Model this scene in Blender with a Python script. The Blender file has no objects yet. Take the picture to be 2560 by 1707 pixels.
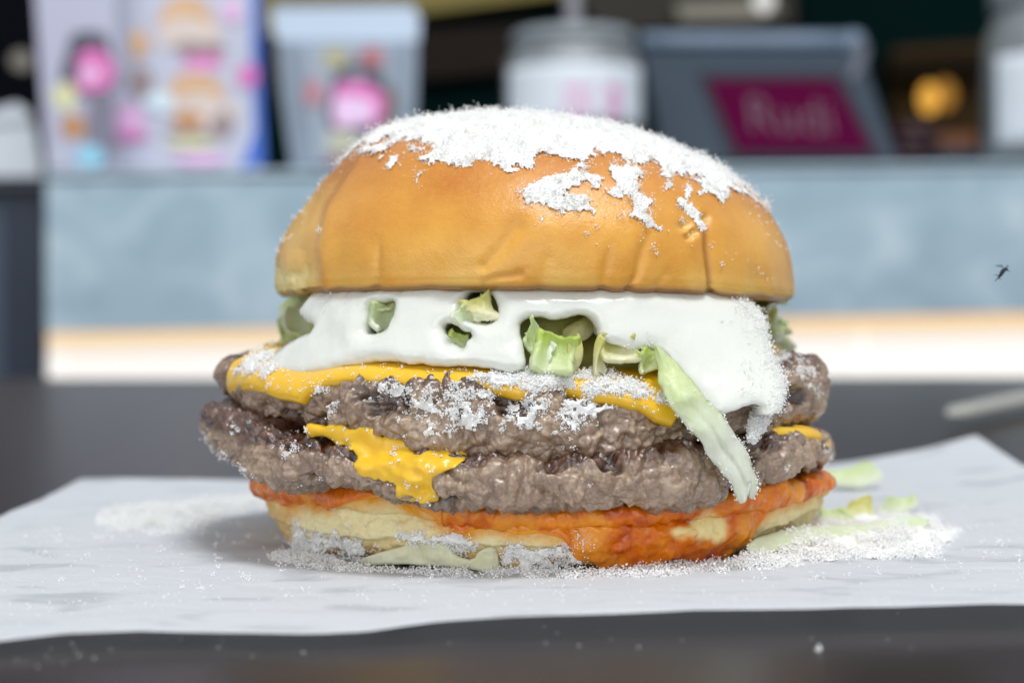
import bpy, math
import numpy as np
from mathutils import Vector, Matrix

# ------------------------------------------------------------------ scene, camera, light
SC = bpy.context.scene
COL = SC.collection
CM = 0.01                                    # everything below is written in centimetres
rng = np.random.default_rng(7)

FPX, PW, PH = 4267.0, 2560.0, 1707.0         # focal length in photo pixels (60 mm on 36 mm)
HORIZON, ROLL, CAMZ = 800.0, math.radians(0.5), 4.06
PITCH = math.atan((PH / 2 - HORIZON) / FPX)
_F = np.array([0, math.cos(PITCH), -math.sin(PITCH)])
_U0 = np.array([0, math.sin(PITCH), math.cos(PITCH)])
_R0 = np.array([1.0, 0, 0])
_RV = _R0 * math.cos(ROLL) - _U0 * math.sin(ROLL)
_UV = _U0 * math.cos(ROLL) + _R0 * math.sin(ROLL)
CAMP = np.array([0, 0, CAMZ])

cam_d = bpy.data.cameras.new("camera")
cam = bpy.data.objects.new("camera", cam_d)
COL.objects.link(cam)
cam.matrix_world = Matrix(((_RV[0], _UV[0], -_F[0], 0), (_RV[1], _UV[1], -_F[1], 0),
                           (_RV[2], _UV[2], -_F[2], CAMZ * CM), (0, 0, 0, 1)))
cam_d.lens, cam_d.sensor_width = 60, 36
cam_d.clip_start, cam_d.clip_end = 0.01, 60
cam_d.dof.use_dof = True
cam_d.dof.focus_distance = 0.268
cam_d.dof.aperture_fstop = 14
SC.cycles.diffuse_bounces = 6
SC.camera = cam
SC.view_settings.view_transform = 'Standard'
SC.view_settings.look = 'None'
SC.view_settings.exposure = 0
SC.view_settings.gamma = 1

W = bpy.data.worlds.new("World")
SC.world = W
W.use_nodes = True
W.node_tree.nodes['Background'].inputs[0].default_value = (0.90, 0.95, 1.0, 1)
W.node_tree.nodes['Background'].inputs[1].default_value = 0.58


def area(name, loc, target, sx, sy, power, col):
    l = bpy.data.lights.new(name, 'AREA')
    l.shape, l.size, l.size_y, l.energy, l.color = 'RECTANGLE', sx, sy, power, col
    o = bpy.data.objects.new(name, l)
    COL.objects.link(o)
    o.location = loc
    o.rotation_euler = (Vector(target) - Vector(loc)).to_track_quat('-Z', 'Y').to_euler()
    return o


area("window_light", (-0.40, -1.30, 0.48), (0.0, 0.32, 0.05), 2.0, 0.9, 10.6, (0.965, 0.985, 1.0))
area("ceiling_light", (0.22, -0.02, 1.25), (0.03, 0.33, 0.0), 0.45, 0.4, 12.0, (0.96, 0.985, 1.0))
area("counter_fill_light", (0.10, 0.75, 1.30), (0.05, 1.75, 1.05), 2.4, 0.9, 28, (0.95, 0.98, 1.0))  # unseen fill lamp added to brighten the counter, facing away from the burger


# ------------------------------------------------------------------ photo pixel <-> place
def ray(px, py):
    px = np.asarray(px, float); py = np.asarray(py, float)
    d = _F + ((px - PW / 2) / FPX)[..., None] * _RV - ((py - PH / 2) / FPX)[..., None] * _UV
    return d


def at_depth(px, py, Y):
    d = ray(px, py)
    return CAMP + d * (np.asarray(Y, float) / d[..., 1])[..., None]


def at_z(px, py, z=0.0):
    d = ray(px, py)
    return CAMP + d * ((np.asarray(z, float) - CAMZ) / d[..., 2])[..., None]


def to_px(P):
    q = P - CAMP
    f = q @ _F
    return np.stack([PW / 2 + FPX * (q @ _RV) / f, PH / 2 - FPX * (q @ _UV) / f], -1)


def on_cyl(px, py, R, cx, cy):
    """angle and height where the sight line meets an upright cylinder (its rim where it misses)"""
    d = ray(px, py)
    R = np.asarray(R, float) + 0 * d[..., 0]
    ox, oy = -cx, -cy
    a = d[..., 0] ** 2 + d[..., 1] ** 2
    b = d[..., 0] * ox + d[..., 1] * oy
    c = ox * ox + oy * oy - R * R
    disc = b * b - a * c
    t = (-b - np.sqrt(np.maximum(disc, 0))) / a
    P = CAMP + d * t[..., None]
    th = np.arctan2(P[..., 0] - cx, -(P[..., 1] - cy))
    return th, P[..., 2]


def ring_px(pts, R, cx, cy, extra=()):
    pts = np.array(pts, float)
    th, z = on_cyl(pts[:, 0], pts[:, 1], R, cx, cy)
    th = np.concatenate([th, [e[0] for e in extra]]); z = np.concatenate([z, [e[1] for e in extra]])
    o = np.argsort(th); th, z = th[o], z[o]
    m = 0.5 * (z[0] + z[-1])
    T = np.concatenate([[-math.pi], th, [math.pi]]); Z = np.concatenate([[m], z, [m]])
    return lambda q: np.interp(q, T, Z)


# ------------------------------------------------------------------ noise
def _hash(ix, iy, iz, s):
    h = (ix.astype(np.int64) * 374761393 + iy.astype(np.int64) * 668265263 + iz.astype(np.int64) * 2147483647 + s * 974634777) & 0xFFFFFFFF
    h = ((h ^ (h >> 13)) * 1274126177) & 0xFFFFFFFF
    h = (h ^ (h >> 16)) & 0xFFFFFFFF
    h = (h * 2246822519) & 0xFFFFFFFF
    return ((h ^ (h >> 15)) & 0xFFFFFF) / float(0xFFFFFF)


def vnoise(P, s=0):
    P = np.asarray(P, float)
    i = np.floor(P).astype(np.int64); f = P - i
    u = f * f * f * (f * (f * 6 - 15) + 10)
    r = 0
    for dx in (0, 1):
        for dy in (0, 1):
            for dz in (0, 1):
                w = (u[..., 0] if dx else 1 - u[..., 0]) * (u[..., 1] if dy else 1 - u[..., 1]) * (u[..., 2] if dz else 1 - u[..., 2])
                r = r + w * _hash(i[..., 0] + dx, i[..., 1] + dy, i[..., 2] + dz, s)
    return r * 2 - 1


def fbm(P, o=4, s=0, g=0.5):
    r, a, n = 0, 1.0, 0
    P = np.asarray(P, float)
    for k in range(o):
        r = r + a * vnoise(P * (2.03 ** k) + 17.3 * k, s + k); n += a; a *= g
    return r / n


def worley(P, s=0):
    P = np.asarray(P, float)
    i = np.floor(P).astype(np.int64)
    f1 = np.full(P.shape[:-1], 9.0); f2 = f1.copy(); idv = f1.copy()
    for dx in (-1, 0, 1):
        for dy in (-1, 0, 1):
            for dz in (-1, 0, 1):
                c = [i[..., 0] + dx, i[..., 1] + dy, i[..., 2] + dz]
                d = np.sqrt((c[0] + _hash(*c, s) - P[..., 0]) ** 2 + (c[1] + _hash(*c, s + 1) - P[..., 1]) ** 2 + (c[2] + _hash(*c, s + 2) - P[..., 2]) ** 2)
                hv = _hash(*c, s + 3)
                nearer = d < f1
                f2 = np.where(nearer, f1, np.minimum(f2, d))
                idv = np.where(nearer, hv, idv)
                f1 = np.where(nearer, d, f1)
    return f1, f2, idv


def sstep(a, b, x):
    t = np.clip((x - a) / (b - a), 0, 1)
    return t * t * (3 - 2 * t)


def seg_dist(X, Y, line, closed=False):
    L = np.array(line, float)
    if closed: L = np.vstack([L, L[:1]])
    best = np.full(X.shape, 1e9)
    for (x0, y0), (x1, y1) in zip(L[:-1], L[1:]):
        vx, vy = x1 - x0, y1 - y0
        t = np.clip(((X - x0) * vx + (Y - y0) * vy) / (vx * vx + vy * vy + 1e-12), 0, 1)
        best = np.minimum(best, np.hypot(X - x0 - t * vx, Y - y0 - t * vy))
    return best


def inside(X, Y, poly):
    L = np.array(poly, float); L2 = np.roll(L, -1, 0)
    r = np.zeros(X.shape, bool)
    for (x0, y0), (x1, y1) in zip(L, L2):
        if y0 == y1: continue
        c = ((y0 > Y) != (y1 > Y)) & (X < (x1 - x0) * (Y - y0) / (y1 - y0) + x0)
        r ^= c
    return r


def sdist(X, Y, poly, holes=()):
    d = seg_dist(X, Y, poly, True)
    s = np.where(inside(X, Y, poly), d, -d)
    for h in holes:
        e = seg_dist(X, Y, h, True)
        s = np.minimum(s, np.where(inside(X, Y, h), -e, e))
    return s


def smooth_poly(pts, n=2, closed=True):
    P = np.array(pts, float)
    for _ in range(n):
        Q = np.roll(P, -1, 0) if closed else P[1:]
        A = P if closed else P[:-1]
        R = np.empty((2 * len(A), 2)); R[0::2] = 0.75 * A + 0.25 * Q; R[1::2] = 0.25 * A + 0.75 * Q
        P = R if closed else np.vstack([P[:1], R, P[-1:]])
    return P


# ------------------------------------------------------------------ mesh helpers
def link_mesh(name, V, F, mat, parent=None, smooth=True, attrs=None):
    """one mesh object; V in cm, F an int array (n,3) or (n,4) or a list of faces"""
    me = bpy.data.meshes.new(name)
    V = np.asarray(V, float).reshape(-1, 3) * CM
    if isinstance(F, np.ndarray):
        k = F.shape[1]
        me.vertices.add(len(V)); me.vertices.foreach_set('co', V.astype(np.float32).ravel())
        me.loops.add(F.size); me.loops.foreach_set('vertex_index', F.astype(np.int32).ravel())
        me.polygons.add(len(F))
        me.polygons.foreach_set('loop_start', np.arange(0, F.size, k, dtype=np.int32))
        me.polygons.foreach_set('loop_total', np.full(len(F), k, np.int32))
        me.update(calc_edges=True)
    else:
        me.from_pydata([tuple(v) for v in V], [], F)
    me.polygons.foreach_set('use_smooth', np.full(len(me.polygons), smooth, bool))
    for an, av in (attrs or {}).items():
        a = me.attributes.new(an, 'FLOAT', 'POINT')
        a.data.foreach_set('value', np.asarray(av, np.float32).ravel())
    me.update()
    if mat: me.materials.append(mat)
    o = bpy.data.objects.new(name, me)
    COL.objects.link(o)
    if parent: 
        o.parent = parent
        o.matrix_parent_inverse = parent.matrix_world.inverted() if False else Matrix.Translation(-parent_origin(parent))
    return o


def parent_origin(p):
    v = Vector((0, 0, 0))
    while p is not None:
        v = v + p.location + (p.matrix_parent_inverse.translation if p.parent else Vector((0, 0, 0)))
        p = p.parent
    return v


def thing(name, label, cat, loc, group=None):
    o = bpy.data.objects.new(name, None)
    COL.objects.link(o)
    o.empty_display_size = 0.01
    o.location = Vector([float(c) for c in loc]) * CM
    o['label'], o['category'] = label, cat
    if group: o['group'] = group
    return o


def tag(o, label=None, cat=None, group=None, kind=None):
    for k, v in (('label', label), ('category', cat), ('group', group), ('kind', kind)):
        if v: o[k] = v
    return o


def grid_faces(m, n, wrap=False):
    i = np.arange(m - 1)[:, None]; j = np.arange(n if wrap else n - 1)[None, :]
    j2 = (j + 1) % n
    return np.stack([i * n + j, i * n + j2, (i + 1) * n + j2, (i + 1) * n + j], -1).reshape(-1, 4)


def grid_normals(G, wrap=False, flip=False):
    if wrap:
        du = np.roll(G, -1, 1) - np.roll(G, 1, 1)
    else:
        du = np.gradient(G, axis=1)
    dv = np.gradient(G, axis=0)
    n = np.cross(du, dv)
    n /= np.linalg.norm(n, axis=-1, keepdims=True) + 1e-12
    return -n if flip else n


def shell(G, N, thick):
    """closed thin sheet from an open grid: front = G, back = G - N*thick"""
    m, n = G.shape[:2]
    V = np.vstack([G.reshape(-1, 3), (G - N * np.asarray(thick)[..., None] if np.ndim(thick) else G - N * thick).reshape(-1, 3)])
    F = grid_faces(m, n)
    B = F[:, ::-1] + m * n
    idx = np.arange(m * n).reshape(m, n)
    loop = np.concatenate([idx[0, :-1], idx[:-1, -1], idx[-1, :0:-1], idx[:0:-1, 0]])
    nx = np.roll(loop, -1)
    S = np.stack([nx, loop, loop + m * n, nx + m * n], -1)
    return V, np.vstack([F, B, S])


def box_v(c, s, rz=0.0, bev=0.0):
    """bevelled box verts/faces; c centre, s sizes"""
    import bmesh
    bm = bmesh.new()
    bmesh.ops.create_cube(bm, size=1)
    for v in bm.verts: v.co = Vector((v.co.x * s[0], v.co.y * s[1], v.co.z * s[2]))
    if bev > 0: bmesh.ops.bevel(bm, geom=bm.edges[:], offset=bev, segments=2, profile=0.5, affect='EDGES')
    M = Matrix.Rotation(rz, 3, 'Z')
    bm.verts.index_update()
    V = [tuple(M @ v.co + Vector(c)) for v in bm.verts]
    F = [[v.index for v in f.verts] for f in bm.faces]
    bm.free()
    return V, F


def box(name, c, s, mat, parent=None, rz=0.0, bev=0.0):
    V, F = box_v(c, s, rz, bev)
    return link_mesh(name, V, F, mat, parent, smooth=False)


def prism(name, front, back, mat, parent=None):
    """solid between two matching outlines"""
    n = len(front)
    V = [tuple(p) for p in front] + [tuple(p) for p in back]
    F = [list(range(n)), list(range(2 * n - 1, n - 1, -1))]
    for i in range(n):
        j = (i + 1) % n
        F.append([j, i, i + n, j + n])
    return link_mesh(name, V, F, mat, parent, smooth=False)


def lathe(name, prof, c, mat, parent=None, n=40, smooth=True):
    prof = np.array(prof, float)
    a = np.linspace(0, 2 * math.pi, n, endpoint=False)
    G = np.stack([c[0] + prof[:, :1] * np.cos(a), c[1] + prof[:, :1] * np.sin(a), c[2] + prof[:, 1:] + 0 * a], -1)
    V = np.vstack([G.reshape(-1, 3)])
    F = [list(f) for f in grid_faces(len(prof), n, True)]
    F.append(list(range(n))[::-1]); F.append([(len(prof) - 1) * n + k for k in range(n)])
    return link_mesh(name, V, F, mat, parent, smooth=smooth)


def tube_v(pts, rad, n=8):
    pts = np.array(pts, float); m = len(pts)
    rad = np.broadcast_to(np.asarray(rad, float), (m,))
    t = np.gradient(pts, axis=0); t /= np.linalg.norm(t, axis=1, keepdims=True) + 1e-12
    up = np.array([0.13, 0.21, 0.97])
    a = np.cross(t, up); a /= np.linalg.norm(a, axis=1, keepdims=True) + 1e-12
    b = np.cross(t, a)
    ph = np.linspace(0, 2 * math.pi, n, endpoint=False)
    G = pts[:, None] + rad[:, None, None] * (a[:, None] * np.cos(ph)[None, :, None] + b[:, None] * np.sin(ph)[None, :, None])
    F = [list(f) for f in grid_faces(m, n, True)] + [list(range(n))[::-1], [(m - 1) * n + k for k in range(n)]]
    return G.reshape(-1, 3), F


# ------------------------------------------------------------------ materials
class Mat:
    def __init__(s, name, base=(0.5, 0.5, 0.5), rough=0.5, spec=0.5, sss=0.0, rad=(0.3, 0.2, 0.1), sscale=0.3, coat=0.0, coatr=0.1, trans=0.0):
        m = bpy.data.materials.new(name); m.use_nodes = True
        s.m, s.nt = m, m.node_tree
        s.b = s.nt.nodes['Principled BSDF']
        i = s.b.inputs
        i['Base Color'].default_value = (*base, 1); i['Roughness'].default_value = rough
        i['Specular IOR Level'].default_value = spec
        i['Subsurface Weight'].default_value = sss; i['Subsurface Radius'].default_value = rad
        i['Subsurface Scale'].default_value = sscale * CM
        i['Coat Weight'].default_value = coat; i['Coat Roughness'].default_value = coatr
        i['Transmission Weight'].default_value = trans
        s._co = None

    def n(s, t, **kw):
        x = s.nt.nodes.new(t)
        for k, v in kw.items():
            if isinstance(k, str) and k in x.inputs: x.inputs[k].default_value = v
            else: setattr(x, k, v)
        return x

    def link(s, a, b): s.nt.links.new(a, b)

    def co(s):
        if s._co is None:
            g = s.n('ShaderNodeNewGeometry')
            v = s.n('ShaderNodeVectorMath', operation='SCALE'); v.inputs['Scale'].default_value = 100.0
            s.link(g.outputs['Position'], v.inputs[0]); s._co = v.outputs[0]
        return s._co

    def noise(s, scale, detail=4, rough=0.55, stretch=None, dist=0.0):
        x = s.n('ShaderNodeTexNoise'); x.inputs['Scale'].default_value = scale
        x.inputs['Detail'].default_value = detail; x.inputs['Roughness'].default_value = rough
        x.inputs['Distortion'].default_value = dist
        c = s.co()
        if stretch:
            mp = s.n('ShaderNodeVectorMath', operation='MULTIPLY'); mp.inputs[1].default_value = stretch
            s.link(c, mp.inputs[0]); c = mp.outputs[0]
        s.link(c, x.inputs['Vector']); return x.outputs['Fac']

    def attr(s, name):
        x = s.n('ShaderNodeAttribute'); x.attribute_name = name; return x.outputs['Fac']

    def ramp(s, fac, stops):
        r = s.n('ShaderNodeValToRGB'); e = r.color_ramp.elements
        while len(e) < len(stops): e.new(0.5)
        for q, (p, c) in zip(e, stops):
            q.position = p; q.color = (*c, 1) if len(c) == 3 else c
        s.link(fac, r.inputs[0]); return r.outputs[0]

    def mix(s, fac, a, b):
        x = s.n('ShaderNodeMix', data_type='RGBA')
        for v, k in ((fac, 0), (a, 6), (b, 7)):
            if isinstance(v, (int, float)): x.inputs[k].default_value = v
            elif isinstance(v, tuple): x.inputs[k].default_value = (*v, 1)
            else: s.link(v, x.inputs[k])
        return x.outputs[2]

    def math(s, op, a, b=0.0):
        x = s.n('ShaderNodeMath', operation=op)
        for v, k in ((a, 0), (b, 1)):
            if isinstance(v, (int, float)): x.inputs[k].default_value = v
            else: s.link(v, x.inputs[k])
        return x.outputs[0]

    def base(s, c): s.link(c, s.b.inputs['Base Color'])

    def rough(s, fac, lo, hi):
        x = s.n('ShaderNodeMapRange'); x.inputs[3].default_value = lo; x.inputs[4].default_value = hi
        s.link(fac, x.inputs[0]); s.link(x.outputs[0], s.b.inputs['Roughness'])

    def bump(s, fac, dist, strength=1.0):
        x = s.n('ShaderNodeBump'); x.inputs['Strength'].default_value = strength; x.inputs['Distance'].default_value = dist * CM
        s.link(fac, x.inputs['Height'])
        if s.b.inputs['Normal'].is_linked:
            s.link(s.b.inputs['Normal'].links[0].from_socket, x.inputs['Normal'])
        s.link(x.outputs[0], s.b.inputs['Normal'])
        if s.b.inputs['Coat Weight'].default_value > 0: s.link(x.outputs[0], s.b.inputs['Coat Normal'])


def plain(name, c, rough=0.5, spec=0.5, var=0.12, scale=1.5, **kw):
    k = Mat(name, c, rough, spec, **kw)
    f = k.noise(scale, 4)
    k.base(k.mix(f, tuple(x * (1 - var) for x in c), tuple(min(1, x * (1 + var)) for x in c)))
    return k.m


def emit(name, c, strength, base=(0.0, 0.0, 0.0)):
    k = Mat(name, base, 0.6, 0.04)
    k.b.inputs['Emission Color'].default_value = (*c, 1); k.b.inputs['Emission Strength'].default_value = strength
    return k.m


# bun crust
k = Mat('bun_crust', rough=0.42, spec=0.4, sss=0.12, rad=(1.0, 0.45, 0.15), sscale=0.25, coat=0.35, coatr=0.28)
n1 = k.noise(0.55, 5, 0.6); n2 = k.noise(9, 5, 0.7); n3 = k.noise(55, 3, 0.6)
c = k.mix(k.attr('brown'), (0.86, 0.44, 0.062), (0.52, 0.155, 0.008))
c = k.mix(k.ramp(n1, [(0.35, (0, 0, 0)), (0.7, (1, 1, 1))]), c, (0.64, 0.255, 0.026))
c = k.mix(k.math('MULTIPLY', k.ramp(n2, [(0.45, (0, 0, 0)), (0.75, (1, 1, 1))]), 0.22), c, (0.80, 0.41, 0.06))
c = k.mix(k.attr('pale'), c, (0.82, 0.52, 0.13))
c = k.mix(k.attr('crumb'), c, (0.82, 0.66, 0.26))
c = k.mix(k.attr('rim'), c, (0.20, 0.065, 0.015))  # brown rim, plus the painted shade of the right crease
c = k.mix(k.math('MULTIPLY', k.ramp(n3, [(0.58, (0, 0, 0)), (0.70, (1, 1, 1))]), 0.22), c, (0.86, 0.58, 0.24))
k.base(c)
k.rough(n1, 0.28, 0.44)
k.bump(k.noise(26, 3, 0.6), 0.007, 0.9); k.bump(n2, 0.016, 0.6)
M_BUN = k.m

# bottom bun: pale torn crumb with tanned, sauce-soaked patches
k = Mat('bun_crumb', rough=0.75, spec=0.25, sss=0.2, rad=(1.0, 0.7, 0.3), sscale=0.25)
n1 = k.noise(1.3, 5, 0.6); n2 = k.noise(8, 5, 0.75)
c = k.mix(n1, (0.92, 0.77, 0.38), (0.95, 0.85, 0.54))
c = k.mix(k.ramp(n2, [(0.5, (0, 0, 0)), (0.8, (1, 1, 1))]), c, (0.95, 0.86, 0.52))
c = k.mix(k.attr('crust'), c, (0.66, 0.36, 0.10))
c = k.mix(k.attr('toast'), c, (0.86, 0.36, 0.02))
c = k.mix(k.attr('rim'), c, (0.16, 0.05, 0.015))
k.base(c); k.bump(n2, 0.05, 0.8); k.bump(k.noise(30, 4, 0.7), 0.02, 0.7)
M_CRUMB = k.m

# meat
k = Mat('beef', rough=0.30, spec=1.0, sss=0.06, rad=(1.0, 0.4, 0.25), sscale=0.12)
n1 = k.noise(1.1, 6, 0.62, dist=0.4); n2 = k.noise(7, 6, 0.7); n4 = k.noise(2.6, 4, 0.6, dist=0.8)
c = k.ramp(n1, [(0.30, (0.135, 0.072, 0.040)), (0.45, (0.265, 0.163, 0.098)), (0.60, (0.375, 0.253, 0.158)), (0.76, (0.59, 0.43, 0.25))])
c = k.mix(k.math('MULTIPLY', k.ramp(n4, [(0.52, (0, 0, 0)), (0.66, (1, 1, 1))]), 0.6), c, (0.52, 0.37, 0.235))
c = k.mix(k.math('MULTIPLY', k.ramp(n2, [(0.45, (0, 0, 0)), (0.7, (1, 1, 1))]), 0.5), c, (0.26, 0.145, 0.105))
n6 = k.noise(17, 4, 0.65)
c = k.mix(k.math('MULTIPLY', k.ramp(n6, [(0.53, (0, 0, 0)), (0.66, (1, 1, 1))]), 0.35), c, (0.62, 0.47, 0.32))
c = k.mix(k.math('MULTIPLY', k.ramp(n6, [(0.34, (1, 1, 1)), (0.46, (0, 0, 0))]), 0.45), c, (0.15, 0.075, 0.05))
c = k.mix(k.attr('fat'), c, (0.50, 0.37, 0.24))
c = k.mix(k.attr('crev_shade'), c, (0.070, 0.034, 0.020))  # shade of the crevices painted into the meat colour
sear = k.ramp(k.noise(3.5, 5, 0.7), [(0.32, (0.018, 0.005, 0.002)), (0.54, (0.085, 0.022, 0.006)), (0.78, (0.24, 0.085, 0.022))])
c = k.mix(k.attr('sear'), c, sear)
k.base(c)
n5 = k.noise(24, 4, 0.7)
k.rough(k.noise(3.0, 4, 0.6), 0.04, 0.24)
k.bump(n2, 0.035, 1.0); k.bump(n5, 0.004, 1.0)
k.b.inputs['Coat Weight'].default_value = 0.6; k.b.inputs['Coat Roughness'].default_value = 0.09; k.b.inputs['Coat IOR'].default_value = 1.5
M_MEAT = k.m

# processed cheese
k = Mat('cheese', (0.83, 0.455, 0.015), 0.30, 0.45, sss=0.25, rad=(1.0, 0.5, 0.06), sscale=0.2)
n1 = k.noise(1.0, 3)
k.base(k.mix(n1, (0.84, 0.455, 0.013), (0.87, 0.545, 0.028))); k.rough(k.noise(4, 3), 0.24, 0.44)
k.bump(k.noise(3.5, 3), 0.02, 0.35)
k.b.inputs['Coat Weight'].default_value = 0.3; k.b.inputs['Coat Roughness'].default_value = 0.12
M_CHEESE = k.m

# mayonnaise
k = Mat('mayonnaise', (0.88, 0.88, 0.82), 0.22, 0.45, sss=0.35, rad=(1.0, 0.95, 0.7), sscale=0.22)
k.base(k.mix(k.noise(0.8, 3), (0.785, 0.79, 0.735), (0.765, 0.775, 0.70)))
k.rough(k.noise(2.2, 3), 0.10, 0.26)
k.bump(k.noise(1.6, 3, stretch=(1, 1, .6)), 0.09, 0.5)
k.b.inputs['Coat Weight'].default_value = 0.5; k.b.inputs['Coat Roughness'].default_value = 0.06
M_MAYO = k.m

# hot sauce
k = Mat('hot_sauce', rough=0.2, spec=0.4, sss=0.1, rad=(1.0, 0.3, 0.05), sscale=0.15)
n1 = k.noise(2.0, 5, 0.65); n2 = k.noise(12, 4, 0.7)
c = k.ramp(n1, [(0.28, (0.34, 0.030, 0.000)), (0.47, (0.68, 0.135, 0.000)), (0.72, (0.87, 0.27, 0.002))])
c = k.mix(k.attr('thin'), c, (0.88, 0.38, 0.03))
c = k.mix(k.attr('bread'), c, (0.92, 0.74, 0.33))
c = k.mix(k.math('MULTIPLY', k.ramp(n2, [(0.6, (0, 0, 0)), (0.72, (1, 1, 1))]), 0.35), c, (0.85, 0.42, 0.12))
k.base(c); k.rough(n2, 0.08, 0.22); k.bump(n2, 0.010, 0.8); k.bump(n1, 0.06, 0.5)
k.b.inputs['Coat Weight'].default_value = 0.22; k.b.inputs['Coat Roughness'].default_value = 0.07
M_SAUCE = k.m


def lettuce_mat(name, g0, g1, white):
    k = Mat(name, rough=0.32, spec=0.45, sss=0.25, rad=(0.8, 1.0, 0.3), sscale=0.2)
    n1 = k.noise(1.6, 4); n2 = k.noise(8, 4, 0.6, stretch=(1, 1, 0.22), dist=.5)
    c = k.mix(n1, g0, g1)
    c = k.mix(k.attr('pale'), c, white)
    c = k.mix(k.math('MULTIPLY', k.ramp(n2, [(0.45, (0, 0, 0)), (0.7, (1, 1, 1))]), 0.3), c, white)
    k.base(c); k.bump(n2, 0.045, 0.8)
    tr = k.n('ShaderNodeBsdfTranslucent'); k.link(c, tr.inputs[0])
    ms = k.n('ShaderNodeMixShader'); ms.inputs[0].default_value = 0.25
    out = k.nt.nodes['Material Output']
    k.link(k.b.outputs[0], ms.inputs[1]); k.link(tr.outputs[0], ms.inputs[2]); k.link(ms.outputs[0], out.inputs[0])
    return k.m


M_LET = lettuce_mat('lettuce', (0.52, 0.68, 0.09), (0.64, 0.76, 0.20), (0.80, 0.88, 0.55))
M_LETY = lettuce_mat('lettuce_heart', (0.68, 0.65, 0.14), (0.78, 0.75, 0.26), (0.89, 0.88, 0.58))
M_LETC = lettuce_mat('lettuce_cream', (0.78, 0.78, 0.38), (0.84, 0.83, 0.48), (0.93, 0.93, 0.74))
M_LETP = lettuce_mat('lettuce_pale', (0.66, 0.82, 0.32), (0.78, 0.87, 0.48), (0.88, 0.92, 0.76))

# cheese powder grains
def powder_mat(name, c, t=0.05):
    k = Mat(name, c, 0.85, 0.1, sss=1.0, rad=(1, 1, 1), sscale=0.011)
    k.b.inputs['Subsurface Anisotropy'].default_value = 0.0
    tr = k.n('ShaderNodeBsdfTranslucent'); tr.inputs[0].default_value = (*c, 1)
    ms = k.n('ShaderNodeMixShader'); ms.inputs[0].default_value = t
    k.link(k.b.outputs[0], ms.inputs[1]); k.link(tr.outputs[0], ms.inputs[2]); k.link(ms.outputs[0], k.nt.nodes['Material Output'].inputs[0])
    return k.m


M_POW = powder_mat('cheese_powder', (0.97, 0.96, 0.935))
M_POWB = powder_mat('bun_cheese_powder', (0.90, 0.89, 0.865), 0.08)
M_CAKE = powder_mat('caked_cheese_powder', (0.88, 0.87, 0.845), 0.04)
M_CAKE2 = powder_mat('packed_cheese_powder', (0.94, 0.93, 0.90), 0.04)
M_POWC = powder_mat('cheese_powder_cream', (0.975, 0.97, 0.91))

# paper
k = Mat('deli_paper', rough=0.55, spec=0.3)
n1 = k.noise(0.8, 4, 0.5, stretch=(0.7, 1.0, 1), dist=.5); n2 = k.noise(30, 4, 0.7, stretch=(0.22, 1.0, 1)); n3 = k.noise(0.28, 3)
c = k.mix(n3, (0.90, 0.915, 0.945), (0.93, 0.945, 0.965))
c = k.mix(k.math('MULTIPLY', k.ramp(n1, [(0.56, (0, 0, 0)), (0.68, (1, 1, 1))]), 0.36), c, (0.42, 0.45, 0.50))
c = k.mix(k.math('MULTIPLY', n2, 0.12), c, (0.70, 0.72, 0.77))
k.base(c); k.bump(n2, 0.006, 0.5); k.bump(k.noise(1.1, 5, .6, stretch=(.6, 1, 1), dist=.6), 0.16, 0.55)
tr = k.n('ShaderNodeBsdfTranslucent'); k.link(c, tr.inputs[0])
ms = k.n('ShaderNodeMixShader'); ms.inputs[0].default_value = 0.42
k.link(k.b.outputs[0], ms.inputs[1]); k.link(tr.outputs[0], ms.inputs[2]); k.link(ms.outputs[0], k.nt.nodes['Material Output'].inputs[0])
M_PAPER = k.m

# table
k = Mat('dark_laminate', rough=0.2, spec=0.33)
n1 = k.noise(0.12, 4, stretch=(1, 0.25, 1)); n2 = k.noise(40, 3, 0.7)
c = k.mix(n1, (0.016, 0.010, 0.009), (0.025, 0.016, 0.014))
c = k.mix(k.math('MULTIPLY', n2, 0.25), c, (0.036, 0.031, 0.031))
k.b.inputs['Specular Tint'].default_value = (1.0, 0.93, 0.90, 1)
k.base(c); k.rough(n2, 0.27, 0.36); k.bump(n2, 0.004, 0.4)
M_TABLE = k.m

# ------------------------------------------------------------------ the room behind
k = Mat('blue_grey_stone', rough=0.55, spec=0.35)
n1 = k.noise(0.10, 3, 0.5, stretch=(1, 1, 1.3), dist=1.0); n2 = k.noise(0.7, 5, 0.6)
c = k.ramp(n1, [(0.30, (0.27, 0.365, 0.435)), (0.5, (0.345, 0.45, 0.52)), (0.72, (0.51, 0.61, 0.66))])
c = k.mix(k.math('MULTIPLY', n2, 0.35), c, (0.27, 0.38, 0.46))
k.base(c); k.bump(n2, 0.05, 0.2)
M_STONE = k.m
M_STONETOP = plain('stone_edge', (0.40, 0.50, 0.57), 0.45)
M_NAVY = plain('navy_metal', (0.014, 0.023, 0.045), 0.5)
M_NAVY2 = plain('grey_blue_metal', (0.055, 0.075, 0.115), 0.5)
M_BLACK = plain('black_panel', (0.0025, 0.003, 0.006), 0.7, 0.05)
M_GREEN = plain('dark_green_wall', (0.0008, 0.0095, 0.0095), 0.8, 0.04, scale=0.05)
M_BROWN = plain('dark_brown_wood', (0.016, 0.010, 0.007), 0.6, 0.08, scale=0.2)
M_BROWN2 = plain('brown_niche', (0.05, 0.028, 0.010), 0.6, 0.06)
M_OLIVE = plain('olive_wood', (0.24, 0.19, 0.055), 0.6, 0.2, scale=0.1)
M_BEIGE = plain('beige_wood', (0.26, 0.24, 0.19), 0.6, 0.2, scale=0.1)
M_WHITE = plain('white_plastic', (0.58, 0.62, 0.67), 0.45)
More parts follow.
